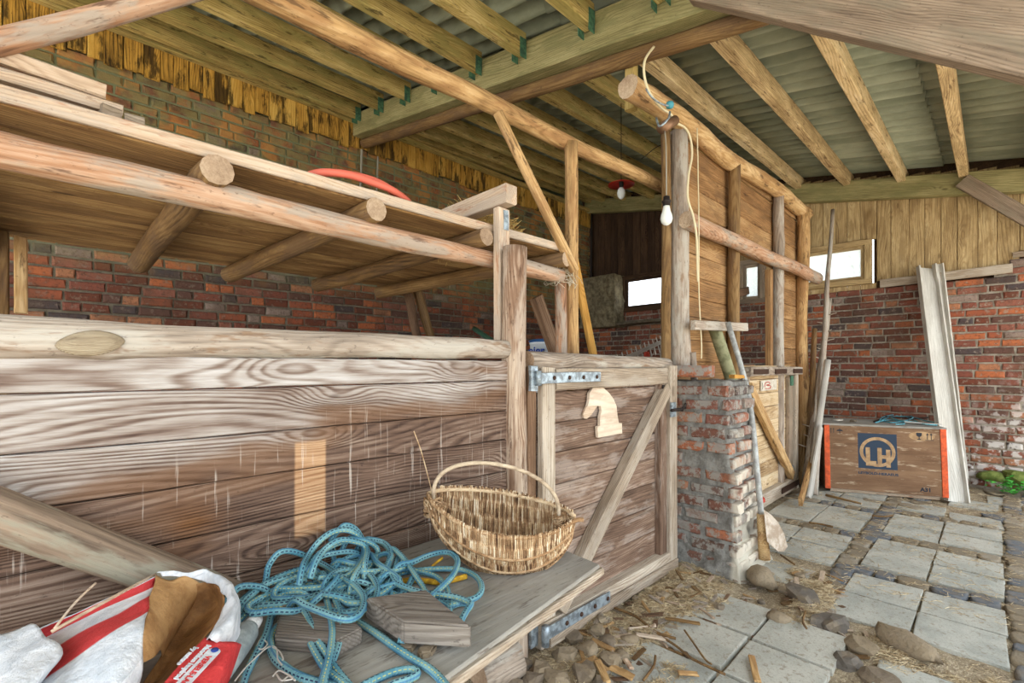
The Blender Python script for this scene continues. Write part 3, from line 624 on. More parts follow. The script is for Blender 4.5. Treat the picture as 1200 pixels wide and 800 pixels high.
for z in (1.105, .075):
    o = box('post_bracket', (1.385, PY - .066, z - .05), (1.425, PY - .05, z + .05), M_ZINC, None, 'z', ch=.001); tag(o, 'steel hinge bracket screwed to the gate post, ' + ('upper of two' if z > 1 else 'lower of two'), 'bracket')
lt = box('latch', (2.50, PY - .098, .87), (2.55, PY - .085, .95), M_ZINC, gt, 'z', ch=.001)
tube('bolt', [(2.48, PY - .105, .91), (2.57, PY - .105, .91), (2.64, PY - .105, .915)], .009, M_DARKMET, lt, 8, 3); tube('knob', [(2.60, PY - .105, .90), (2.605, PY - .12, .93), (2.62, PY - .12, .94)], .007, M_DARKMET, lt, 6, 3)
box('corner_plate', (2.445, PY - .075, .99), (2.50, PY - .066, 1.05), M_DARKMET, gt, 'z', ch=.001)
# horse head cut from plywood
f6 = lambda q: [(600 + a / 5.715, 400 + b / 5.715) for a, b in q]
hd = thing('horse_head_cutout', 'plywood horse head silhouette hung on the brown gate', 'sign', pY(700, 480, PY - .04))
poly = f6([(527, 276), (533, 282), (537, 308), (550, 302), (553, 284), (560, 277), (572, 298), (600, 312), (636, 345), (665, 385), (684, 430), (690, 490), (700, 545), (720, 545), (722, 613), (560, 642), (556, 568), (574, 562), (574, 500), (584, 462), (578, 430), (492, 432), (500, 398), (503, 345), (528, 308)])
prism('head', [pY(a, b, PY - .034) for a, b in poly], (0, -1, 0), .014, M_HORSE, hd)
prism('muzzle', [pY(a, b, PY - .030) for a, b in f6([(490, 432), (560, 432), (520, 490), (490, 518), (470, 512), (465, 488), (478, 455)])], (0, -1, 0), .010, M_FRESH, hd)
# ---- gate jamb, brick pillar
o = box('gate_jamb', (2.625, PY - .03, .42), (2.70, PY + .06, 1.12), M_OCHRE, None, 'z'); tag(o, 'orange brown board between gate latch and brick pillar', 'board')
pil = thing('brick_pillar', 'stout crumbling brick pillar with cement smears beside the gate', 'pillar', (2.9, 1.17, 0))
bm = bmesh.new(); bmesh.ops.create_cube(bm, size=1); bmesh.ops.subdivide_edges(bm, edges=bm.edges, cuts=34, use_grid_fill=True)
for v in bm.verts:
    c = v.co.copy(); fl = .05 * max(0, (.16 - (c.z + .5))) / .16
    p = Vector((2.90 + c.x * (.40 + fl * 2), 1.175 + c.y * (.37 + fl * 2), .52 + c.z * 1.10)); q = Vector((noise.noise(p * 11), noise.noise(p * 11 + Vector((9, 0, 0))), noise.noise(p * 11 + Vector((0, 9, 0))))); q += Vector((noise.noise(p * 31), noise.noise(p * 31 + Vector((9, 0, 0))), 0)) * .7; v.co = p + q * .015; v.co.y += max(0, (1.2 - v.co.y) / .22) * .07 * min(1, max(0, p.z / 1.07))
me = bpy.data.meshes.new('mortar_core'); bm.to_mesh(me); bm.free(); me.materials.append(M_MOP); me.polygons.foreach_set('use_smooth', [True] * len(me.polygons)); obj('mortar_core', me, pil)
for c in range(13):
    z = .055 + c * .080; hh = .060; flp = .04 if c == 0 else .012
    lays = ([(.205, 0), (.17, 0)] if c % 2 else [(.12, 0), (.205, 0)])
    for face in range(2):
        u = .0; span = .40 if face == 0 else .43; r_ = random.Random(c * 7 + face)
        span -= .07 * z / 1.07 if face == 0 else 0
        seq = [(.20, .19), (.105, .20, .07), (.19, .19), (.07, .20, .105)][(c + face) % 4]
        for L in seq:
            if u + L > span + .03: L = span - u
            if L > .04 and r_.random() > .06:
                v, f = brick_mesh(L - .014, hh - r_.uniform(0, .008), .07, r_.random(), M_BRP, .008, .006); me = mesh('brick', v, f, False, [M_BRP])
                if face == 0: M = Matrix.Translation((2.690 - flp * .3 + .035, 1.365 - u - L / 2, z)) @ Matrix.Rotation(-math.pi / 2, 4, 'Z')
                else: M = Matrix.Translation((2.70 + u + L / 2, .968 + .035 - flp * .3 + .07 * z / 1.07, z))
                obj('brick', me, pil, M @ Matrix.Rotation(r_.uniform(-.04, .04), 4, 'Y') @ Matrix.Rotation(r_.uniform(-.04, .04), 4, 'Z'))
            u += L + .012
v, f = brick_mesh(.22, .065, .12, 3, M_BRP, .010, .006); o = obj('loose_brick', mesh('brick', v, f, False, [M_BRP]), None, Matrix.Translation((2.76, 1.26, 1.125)) @ Matrix.Rotation(-1.35, 4, 'Z')); tag(o, 'loose brick lying on top of the pillar', 'brick')
v, f = brick_mesh(.07, .02, .05, 5, M_OCHRE, .004, .004); o = obj('wood_wedge', mesh('wedge', v, f, False, [M_OCHRE]), None, Matrix.Translation((2.90, 1.06, 1.095)) @ Matrix.Rotation(-.5, 4, 'Z')); tag(o, 'small orange wood offcut on top of the brick pillar', 'offcut')

# ================================================================== FAR STALL: posts, plank wall, opening, low gate
UX = lambda px, y=PY: pY(px, 430, y).x
o = log('partition_post', (2.84, PY + .02, 1.10), (2.82, PY + .02, 2.62), .066, .052, M_GREYLOG, n=14, lump=.10); tag(o, 'thick split faced post rising behind the brick pillar', 'post')
o = log('partition_post', (2.735, PY + .06, 1.05), (2.73, PY + .06, 2.60), .030, .028, M_LOGDARK); tag(o, 'thin dark post against the thick one behind the pillar', 'post')
o = log('partition_post', (3.66, PY, .0), (3.66, PY, 2.66), .045, .042, M_LOGDARK); tag(o, 'dark round post at the near edge of the stall opening', 'post')
o = log('partition_post', (4.70, PY, .0), (4.70, PY, 2.70), .050, .045, M_GREYLOG); tag(o, 'pale grey round post beyond the stall opening', 'post')
o = log('partition_post', (5.46, PY, -.02), (5.46, PY, 2.74), .058, .055, M_LOGTAN, bend=.03); tag(o, 'knotty tan post ending the partition near the back wall', 'post')
o = log('top_log', (2.20, PY, 2.635), (5.62, PY, 2.745), .060, .062, M_LOGTAN, bend=.03, lump=.12); tag(o, 'knotty tan log along the top of the partition', 'log')
o = log('middle_log', (2.745, PY - .065, 2.035), (5.66, PY - .085, 2.06), .050, .055, M_LOG, n=14, bend=.02, lump=.12); tag(o, 'peeled log running along the middle of the partition', 'log')
o = box('hanger_stub', (2.44, 1.47, 2.66), (2.49, 1.53, 3.12), M_PURLIN, None, 'z'); tag(o, 'short upright hanging the top log from the roof', 'stub')
pw = thing('partition_wall', 'golden horizontal plank partition above and beside the far stall door', 'partition', (4, PY + .05, 1.1))
z = 1.06
while z < 2.72:
    h = rnd.uniform(.125, .155)
    if z < 1.98:
        timber('plank', (2.80, PY + .062, z + h / 2), (3.72, PY + .062, z + h / 2), .022, h - .003, M_UPPER, pw, seg=3)
        timber('plank', (4.72, PY + .062, z + h / 2), (5.50, PY + .062, z + h / 2), .022, h - .003, M_UPPER, pw, seg=3)
    else: timber('plank', (2.80, PY + .062, z + h / 2), (5.50, PY + .062, z + h / 2), .022, min(h, 2.74 - z) - .003, M_UPPER, pw, seg=5)
    z += h
z = .02
while z < 1.05: timber('plank', (5.17, PY + .062, z + .07), (5.50, PY + .062, z + .07), .022, .137, M_UPPER, pw, seg=1); z += .14
box('batten', (4.50, PY - .0, 1.13), (4.56, PY + .05, 2.0), M_UPPER, pw, 'z')
box('batten', (3.82, PY + .05, 1.13), (3.90, PY + .09, 2.0), M_DRYBRN, pw, 'z')
o = timber('dark_sill_plank', (3.76, PY + .25, 1.66), (4.66, PY + .25, 1.86), .03, .07, M_DRYBRN); tag(o, 'sloping dark plank seen through the stall opening', 'plank')
o = box('opening_stud', (4.16, PY + .55, 0), (4.21, PY + .60, 2.6), M_GREYLOG, None, 'z'); tag(o, 'thin pale upright inside the far stall opening', 'stud')
# low far gate
g2 = thing('far_stall_door', 'low pale board stall door with a diagonal brace behind the pillar', 'gate', (4.5, PY, .03))
z = .12
while z < 1.06: timber('plank', (3.76, PY + .0, z + .058), (5.02, PY + .0, z + .058), .022, .113, M_OSB, g2, seg=2); z += .116
box('stile', (3.76, PY - .045, .02), (3.86, PY - .012, 1.10), M_FRAME, g2, 'z'); box('stile', (4.86, PY - .045, .10), (4.96, PY - .012, 1.06), M_GREYBEAM, g2, 'z'); box('stile', (4.97, PY - .07, .02), (5.05, PY - .012, 1.10), M_FRAME, g2, 'z')
box('rail', (3.74, PY - .09, 1.08), (5.10, PY + .02, 1.15), M_GREYLOG, g2, seg=8, jit=.004); box('rail', (3.76, PY - .065, .02), (5.03, PY - .012, .13), M_FRAME, g2)
timber('brace', (3.80, PY - .055, 1.0), (4.88, PY - .055, .16), .045, .085, M_OCHRE if False else M_LOGTAN, g2)
for (a, b) in ((3.80, 4.12), (4.30, 4.60), (4.80, 5.08)): box('hinge', (a, PY - .098, 1.095), (b, PY - .091, 1.135), M_RUST, g2, ch=.001)
box('hinge', (4.55, PY - .075, .05), (5.05, PY - .066, .10), M_RUST, g2, ch=.001); box('corner_plate', (4.86, PY - .056, .13), (4.95, PY - .046, .24), M_ZINC, g2, 'z', ch=.001); box('corner_plate', (4.87, PY - .056, .98), (4.95, PY - .046, 1.07), M_TEALMET, g2, 'z', ch=.001)
M_PAPER = simple('white_enamel', rgb(214, 208, 196), .5, col2=rgb(190, 180, 164)); M_REDP = simple('faded_red_print', rgb(182, 62, 48), .6); M_BLACK = simple('black_stencil_ink', rgb(40, 44, 52), .7)
sg = thing('door_sign', 'small white sign with a red mark on the far stall door', 'sign', pY(899, 452, PY - .02))
q = [pY(a, b, PY - .018) for a, b in ((891, 446), (909, 444), (909, 456), (891, 458))]; prism('plate', q, (0, -1, 0), .008, M_PAPER, sg)
tube('red_mark', [pY(a, b, PY - .027) for a, b in ((896, 453), (897, 448.5), (901, 447.5), (902, 450), (898, 451), (903, 452), (902, 455), (897, 455))], .0035, M_REDP, sg, 5, 3)
tube('black_mark', [pY(a, b, PY - .027) for a, b in ((893, 448), (894, 453), (893, 456))], .002, M_BLACK, sg, 5, 2)
# ledge board with sticks
lb = timber('ledge_board', pY(812, 381, PY - .10), pY(874, 383, PY - .10), .03, .058, M_GREYLOG); tag(lb, 'short grey board nailed across the post above the pillar', 'board')
lb = log('round_stake', pY(864, 462, PY - .10), pY(834, 378, PY - .02), .040, .042, simple('green_grey_bark', rgb(148, 148, 116), .8, col2=rgb(112, 114, 84), vs=14), end=M_END); tag(lb, 'thick greenish stake leaning behind the top of the pillar', 'stake')
lb = log('short_stub', (2.86, 1.30, 1.05), (2.83, 1.30, 1.24), .022, .020, M_GREYLOG); tag(lb, 'short wooden stub standing on the brick pillar', 'stub')

# ================================================================== LOFT
lf = thing('hay_loft', 'raised board loft with peeled log joists and front log above the stall', 'loft', (.8, 2.1, 1.65))
yy = 1.485
i = 0
while yy < 2.9:
    wdt = rnd.uniform(.105, .135)
    timber('plank', (-.75, yy + wdt / 2, 1.721 + rnd.uniform(-.002, .002)), (1.80 + rnd.uniform(-.04, .02), yy + wdt / 2, 1.721 + rnd.uniform(-.002, .002)), wdt - .004, .028, M_DECK, lf, seg=6, ch=.002); yy += wdt
timber('edge_board', (-.75, 1.474, 1.727), (1.815, 1.474, 1.727), .016, .036, M_FRESH, lf, seg=10, jit=.0015)
log('front_log', (-.75, 1.49, 1.617), (1.81, 1.50, 1.600), .038, .037, M_LOG, lf, n=16, seg=34, lump=.12)
for (x, x2, r0) in ((-.20, -.18, .045), (.325, .33, .040), (.785, .72, .038), (1.275, 1.20, .036), (1.78, 1.62, .036)):
    log('joist', (x, 1.435, 1.672), (x2, 2.92, 1.655), r0, r0 * 1.15, M_LOGDARK, lf, n=12)  # dark wood puts the shade under the loft into the joist colour
o = box('loft_post', (-.19, 2.80, .0), (-.10, 2.88, 1.70), M_LOGDARK, None, 'z'); tag(o, 'dark post under the loft at its far inner edge', 'post')
o = box('loft_cleat', (-.085, 2.78, 1.37), (-.045, 2.80, 1.68), M_LOGTAN, None, 'z'); tag(o, 'short tan cleat hanging below the loft at the picture edge'.replace(' at the picture edge', ' beside the dark post'), 'cleat')
for (a, b, c_, d_, r_, m, lb_) in ((487, 336, 514, 398, .030, M_LOGDARK, 'slanted dark prop under the middle of the loft, thicker one'), (491, 337, 506, 398, .022, M_DRYBRN, 'slanted dark prop under the middle of the loft, thinner one'), (478, 338, 489, 398, .03, M_DRYBRN, 'upright dark board under the middle of the loft')):
    o = log('loft_prop', pY(a, b, 2.86), pY(c_, d_, 2.80) + Vector((.12, 0, -.5)), r_, r_, m); tag(o, lb_, 'prop')
# planks and blocks lying on the loft
o = timber('sawn_plank', pZ(-60, 47, 1.83), pZ(122, 111, 1.83), .045, .036, M_FRESH); tag(o, 'upper of two pale sawn planks stored on the loft', 'plank')
o = timber('sawn_plank', pZ(-40, 79, 1.785), pZ(142, 134, 1.785), .06, .028, M_FRESH); tag(o, 'lower of two pale sawn planks stored on the loft', 'plank')
o = timber('wood_block', pZ(116, 131, 1.765), pZ(139, 139, 1.765), .05, .03, M_FRAME); tag(o, 'small grey block under the end of the sawn planks', 'block')
o = timber('wood_block', pZ(146, 143, 1.77), pZ(168, 149, 1.77), .05, .035, M_FRAME); tag(o, 'small grey block lying alone on the loft edge', 'block')
# red hose loop and straw on the loft
M_HOSE = simple('salmon_red_hose', rgb(206, 104, 86), .5)
o = tube('red_hose', [(.60, 1.80, 1.762), (.62, 1.56, 1.775), (.70, 1.495, 1.782), (.80, 1.49, 1.780), (.90, 1.50, 1.772), (1.02, 1.60, 1.765), (1.05, 1.85, 1.762), (.8, 1.98, 1.762), (.63, 1.82, 1.785), (.66, 1.60, 1.80), (.76, 1.53, 1.803), (.88, 1.53, 1.795), (.98, 1.62, 1.78)], .013, M_HOSE, None, 8, 8); tag(o, 'salmon red hose coiled on the loft boards', 'hose')
M_STRAW = simple('golden_straw', rgb(204, 176, 112), .8, col2=rgb(168, 138, 82), vs=50)
def straw(name, n, f, mat, Lr=(.04, .12), r=.0012, label=None, cat='straw'):
    vs, fs = [], []
    for _ in range(n):
        p, d = f(); L = rnd.uniform(*Lr); b = len(vs); d = d.normalized(); s_ = d.orthogonal().normalized(); t = d.cross(s_); bend = Vector((rnd.uniform(-1, 1), rnd.uniform(-1, 1), rnd.uniform(-.3, .3))) * L * .12
        for k, q in ((0, p - d * L / 2), (1, p + bend), (2, p + d * L / 2)):
            for a in (0, 2.1, 4.2): vs.append(q + (s_ * math.cos(a) + t * math.sin(a)) * r)
        for k in range(2):
            for a in range(3): fs.append((b + k * 3 + a, b + k * 3 + (a + 1) % 3, b + k * 3 + 3 + (a + 1) % 3, b + k * 3 + 3 + a))
    o = obj(name, mesh(name, vs, fs, False, [mat])); tag(o, label, cat, kind='stuff'); return o
def f_():
    a = rnd.uniform(0, 6.28); r = math.sqrt(rnd.random()); x = 1.52 + .22 * r * math.cos(a); y = 1.80 + .24 * r * math.sin(a)
    return Vector((x, y, 1.745 + rnd.random() * .22 * (1 - r * r))), Vector((rnd.uniform(-1, 1), rnd.uniform(-1, 1), rnd.uniform(-.5, .5)))
straw('straw', 2200, f_, M_STRAW, (.05, .16), .0014, 'loose golden straw heaped on the end of the loft')
# round roof log with its post and braces
o = log('roof_log', (-.9, 1.56, 2.255), (3.05, 1.56, 2.35), .047, .036, M_LOGTAN, n=14, seg=44, bend=.02, lump=.12); tag(o, 'long peeled log running below the roof over the stall front', 'log')
o = log('loft_post', (1.93, 1.515, .0), (1.93, 1.525, 2.30), .036, .034, M_LOGTAN, n=14); tag(o, 'tall tan post tied to the loft corner and holding the long roof log', 'post')
o = log('loft_post', (1.86, 1.53, .0), (1.855, 1.53, 1.60), .033, .030, M_LOG); tag(o, 'short post under the end of the loft front log', 'post')
o = log('roof_brace', (1.41, 1.52, 2.26), (1.845, 1.435, 1.62), .023, .025, M_LOGTAN); tag(o, 'slim round brace from the long roof log down to the loft corner', 'brace')
o = log('roof_brace', pY(-60, 62, 1.50), pY(260, -22, 1.54), .025, .027, M_LOG); tag(o, 'peeled round brace at the near end of the roof log', 'brace')
# twine round the loft corner
vs, fs = [], []
for k in range(9):
    c = Vector((1.86, 1.55, 1.60 + rnd.uniform(-.03, .05))); pts = []
    ax, ay = rnd.uniform(.06, .085), rnd.uniform(.06, .08); tl, ph = rnd.uniform(-.04, .04), rnd.random() * 6
    for j in range(13): a = 6.28 * j / 12 + ph; pts.append(c + Vector((ax * math.cos(a), ay * math.sin(a), tl * math.cos(a) + rnd.uniform(-.01, .01))))
    tube_data(pts, .0014, 4, vs, fs)
for k in range(26):
    c = Vector((1.84 + rnd.uniform(-.09, .08), 1.49 + rnd.uniform(-.02, .02), 1.60 + rnd.uniform(-.05, .05))); pts = [c, c + Vector((rnd.uniform(-.03, .03), -.012, rnd.uniform(-.04, .02))), c + Vector((rnd.uniform(-.05, .05), -.015, rnd.uniform(-.07, .03)))]
    tube_data(catmull(pts, 3), .0012, 4, vs, fs)
o = obj('twine', mesh('twine', vs, fs, True, [simple('frayed_twine', rgb(196, 186, 166), .9)])); tag(o, 'frayed twine wound round post and log at the loft corner', 'twine')
# things inside the near stall
o = timber('leaning_plank', pY(628, 348, 1.80), pY(628, 348, 1.80) + (pY(655, 425, 1.78) - pY(628, 348, 1.80)) * 4.6, .045, .075, M_DRYBRN, up=Vector((1, 0, 0))); tag(o, 'dark squared plank leaning inside the stall behind the gate', 'plank')
o = timber('leaning_plank', pY(672, 300, 1.84), pY(672, 300, 1.84) + (pY(698, 430, 1.80) - pY(672, 300, 1.84)) * 2.75, .03, .055, M_OCHRE, up=Vector((1, 0, 0))); tag(o, 'ochre plank leaning behind the tall loft post', 'plank')
o = log('green_stick', pY(556, 385, 1.8), pY(556, 385, 1.8) + (pY(580, 400, 1.70) - pY(556, 385, 1.8)) * 1.0 + Vector((.15, .0, -1.2)) if False else pY(590, 408, 1.44), .012, .012, simple('dark_green_plastic', rgb(40, 72, 58), .5)); tag(o, 'dark green stick poking above the stall wall', 'stick')
tb = thing('white_tub', 'white plastic tub with blue lettering standing inside the stall', 'tub', pY(640, 420, 1.95))
c = pY(645, 418, 1.98); M_WPLA = simple('white_plastic', rgb(214, 222, 232), .4)
lathe('tub', [(.115, -.30), (.13, 0.02), (.134, .02), (.134, .03), (.125, .03)], c + Vector((0, 0, .06)), M_WPLA, tb, 24)
lathe('lid', [(.136, 0), (.138, .012), (.12, .02), (.03, .022)], c + Vector((0, 0, .09)), simple('blue_lid', rgb(40, 84, 140), .4), tb, 24)
def text(name, body, size, M, mat, parent=None, thick=.0006, width=None, align='CENTER', bold=.0):
    cu = bpy.data.curves.new(name, 'FONT'); cu.body = body; cu.size = size; cu.align_x = align; cu.align_y = 'CENTER'; cu.extrude = thick; cu.offset = bold; cu.resolution_u = 4
    tmp = bpy.data.objects.new('tmp', cu); dg = bpy.context.evaluated_depsgraph_get()
    C.objects.link(tmp); bpy.context.view_layer.update(); dg = bpy.context.evaluated_depsgraph_get()
    me = bpy.data.meshes.new_from_object(tmp.evaluated_get(dg)); bpy.data.objects.remove(tmp); bpy.data.curves.remove(cu)
    if width:
        xs = [v.co.x for v in me.vertices]; k = width / (max(xs) - min(xs)); me.transform(Matrix.Diagonal((k, 1, 1, 1)))
    me.materials.clear(); me.materials.append(mat); return obj(name, me, parent, M)
def txt_frame(right, up_, loc):
    r_ = Vector(right).normalized(); u_ = Vector(up_); u_ = (u_ - r_ * u_.dot(r_)).normalized(); n_ = r_.cross(u_)
    M = Matrix((r_, u_, n_)).transposed().to_4x4(); M.translation = Vector(loc); return M
M_BLUEP = simple('blue_print', rgb(44, 66, 138), .5)
d_ = Vector((c.x, c.y, 0)).normalized()
text('lettering', 'eier', .062, txt_frame((d_.y, -d_.x, 0), (0, 0, 1), c + Vector((0, 0, .035)) - d_ * .134 - Vector((d_.y, -d_.x, 0)) * .085), M_BLUEP, tb, .003, bold=.002)
o = box('feed_bin', (c.x - .2, c.y - .18, 0), (c.x + .55, c.y + .2, c.z - .245), M_DRYBRN, None, 'z'); tag(o, 'dark wooden feed bin behind the gate under the white tub', 'bin')
# pale toothed rack standing in the far part of the stall
rk_leg = None
rk = thing('toothed_rack', 'pale toothed rack leaning behind the gate top', 'rack', pY(760, 410, 2.0))
a_, b_ = pY(724, 424, 2.0), pY(783, 397, 2.0)
timber('spine', a_, b_, .012, .035, M_PALE, rk); timber('leg', (a_.x + .1, a_.y, 0), (a_.x + .1, a_.y, a_.z + .01), .03, .03, M_PALE, rk); timber('leg', (b_.x - .1, b_.y, 0), (b_.x - .1, b_.y, b_.z - .03), .03, .03, M_PALE, rk)
for k in range(12):
    q = a_ + (b_ - a_) * ((k + .3) / 12); timber('tooth', q + Vector((.03, 0, -.075)), q + Vector((-.03, 0, .05)), .006, .012, M_PALE, rk, seg=1)
o = lathe('jar_lid', [(.02, 0), (.025, .02), (.02, .045), (0, .05)], pY(758, 419, 1.95), M_REDP, None, 12); tag(o, 'small red cap behind the gate beside the toothed rack', 'cap')

# ================================================================== BENCH BOARD AND WHAT LIES ON IT
BZ = .57
P = [pZ(703, 661, BZ), Vector((1.215, 1.325, BZ)), Vector((-.25, 1.325, BZ)), Vector((-.35, .78, BZ)), pZ(440, 853, BZ)]
def plate(name, poly, z1, th, mat, parent=None, n_ch=.003):
    vs = [(p.x, p.y, z1) for p in poly] + [(p.x, p.y, z1 - th) for p in poly]; n = len(poly)
    fs = [tuple(range(n)), tuple(reversed(range(n, 2 * n)))] + [(i, n + i, n + (i + 1) % n, (i + 1) % n) for i in range(n)]
    me = mesh(name, vs, fs, False, [mat]); bm = bmesh.new(); bm.from_mesh(me); bmesh.ops.recalc_face_normals(bm, faces=bm.faces); bmesh.ops.bevel(bm, geom=bm.edges[:], offset=n_ch, segments=1, affect='EDGES'); bm.to_mesh(me); bm.free()
    return obj(name, me, parent)
bn = thing('bench_board', 'wide grey board serving as a bench in front of the stall wall', 'bench', (.6, 1.0, .0))
ctr = Vector((.5, 1.05, 0))
o = plate('board', [p - ctr for p in P], 0, .014, M_BOARD, None); 
bpy.data.objects.remove(o)
def plate_at(name, poly, z1, th, mat, parent, n_ch=.003):
    me = plate('tmp', [p - ctr for p in poly], 0, th, mat, None, n_ch); d = me.data; bpy.data.objects.remove(me); return obj(name, d, parent, Matrix.Translation((ctr.x, ctr.y, z1)))
plate_at('board', P, BZ, .012, M_BOARD, bn)
P2 = [p + Vector((.012 if i in (0,) else 0, -.008 if i in (0, 4) else 0, 0)) for i, p in enumerate(P)]
plate_at('lower_board', P2, BZ - .0125, .020, M_FRAME, bn)
timber('support', (.70, 1.20, .0), (.70, 1.20, BZ - .034), .06, .09, M_DRYBRN, bn); timber('support', (-.2, 1.2, .0), (-.2, 1.2, BZ - .034), .07, .07, M_DRYBRN, bn)
o = box('support', (1.42 - .05, 1.05, .0), (1.43, 1.10, .0) , M_DRYBRN, None, 'z') if False else None
o = log('log_section', pZ(560, 790, .07), pZ(604, 768, .06), .05, .058, M_GREYLOG, n=12, lump=.45); tag(o, 'short thick grey log section lying under the bench board', 'log')
M_ROPE_ = NT('blue_braided_rope'); s = M_ROPE_
uv = s.n('ShaderNodeUVMap'); ux, uy, _ = s.xyz(uv.outputs[0])
nz = s.noise(s.pos(), 18, 3)
basec = s.mix(s.range(nz, .3, .7), rgb(80, 142, 162), rgb(130, 178, 184)); basec = s.mix(s.math('MULTIPLY', s.noise(s.pos(), 7, 3), .5), basec, rgb(78, 100, 102))
yv = s.math('ADD', uy, s.math('MULTIPLY', ux, .35)); yf = s.math('FRACT', s.math('MULTIPLY', yv, 2.0))
dash = s.math('GREATER_THAN', s.math('FRACT', s.math('MULTIPLY', ux, 95.0)), .38)
l1 = s.math('LESS_THAN', s.math('ABSOLUTE', s.math('SUBTRACT', yf, .25)), .055); l2 = s.math('LESS_THAN', s.math('ABSOLUTE', s.math('SUBTRACT', yf, .62)), .035); l3 = s.math('LESS_THAN', s.math('ABSOLUTE', s.math('SUBTRACT', yf, .93)), .08)
c_ = s.mix(s.math('MULTIPLY', l1, dash), basec, rgb(34, 48, 78)); c_ = s.mix(s.math('MULTIPLY', l3, .7), c_, rgb(52, 104, 150)); c_ = s.mix(s.math('MULTIPLY', l2, dash), c_, rgb(186, 184, 112))
br = s.math('MULTIPLY', s.math('SINE', s.math('MULTIPLY', s.math('ADD', s.math('MULTIPLY', ux, 160), s.math('MULTIPLY', uy, 2)), 6.283)), .5); s.bump(br, .5, .002)
M_ROPE = s.out(c_, .75)
def rope_pts(seq, org, sc, hs, jit=0.0):
    out = []; n = len(seq)
    for i, (a, b) in enumerate(seq):
        px, py = org[0] + a / sc, org[1] + b / sc
        h = hs if not hasattr(hs, '__len__') else hs[0] + (hs[1] - hs[0]) * i / (n - 1)
        p = pZ(px, py, BZ + h)
        lim = 1.30 - .012 - jit
        if p.y > lim: p = pY(px, py, lim)
        out.append(p)
    return out
A = ((270, 590), 3.81); B = ((400, 600), 4.0)
R = .0078
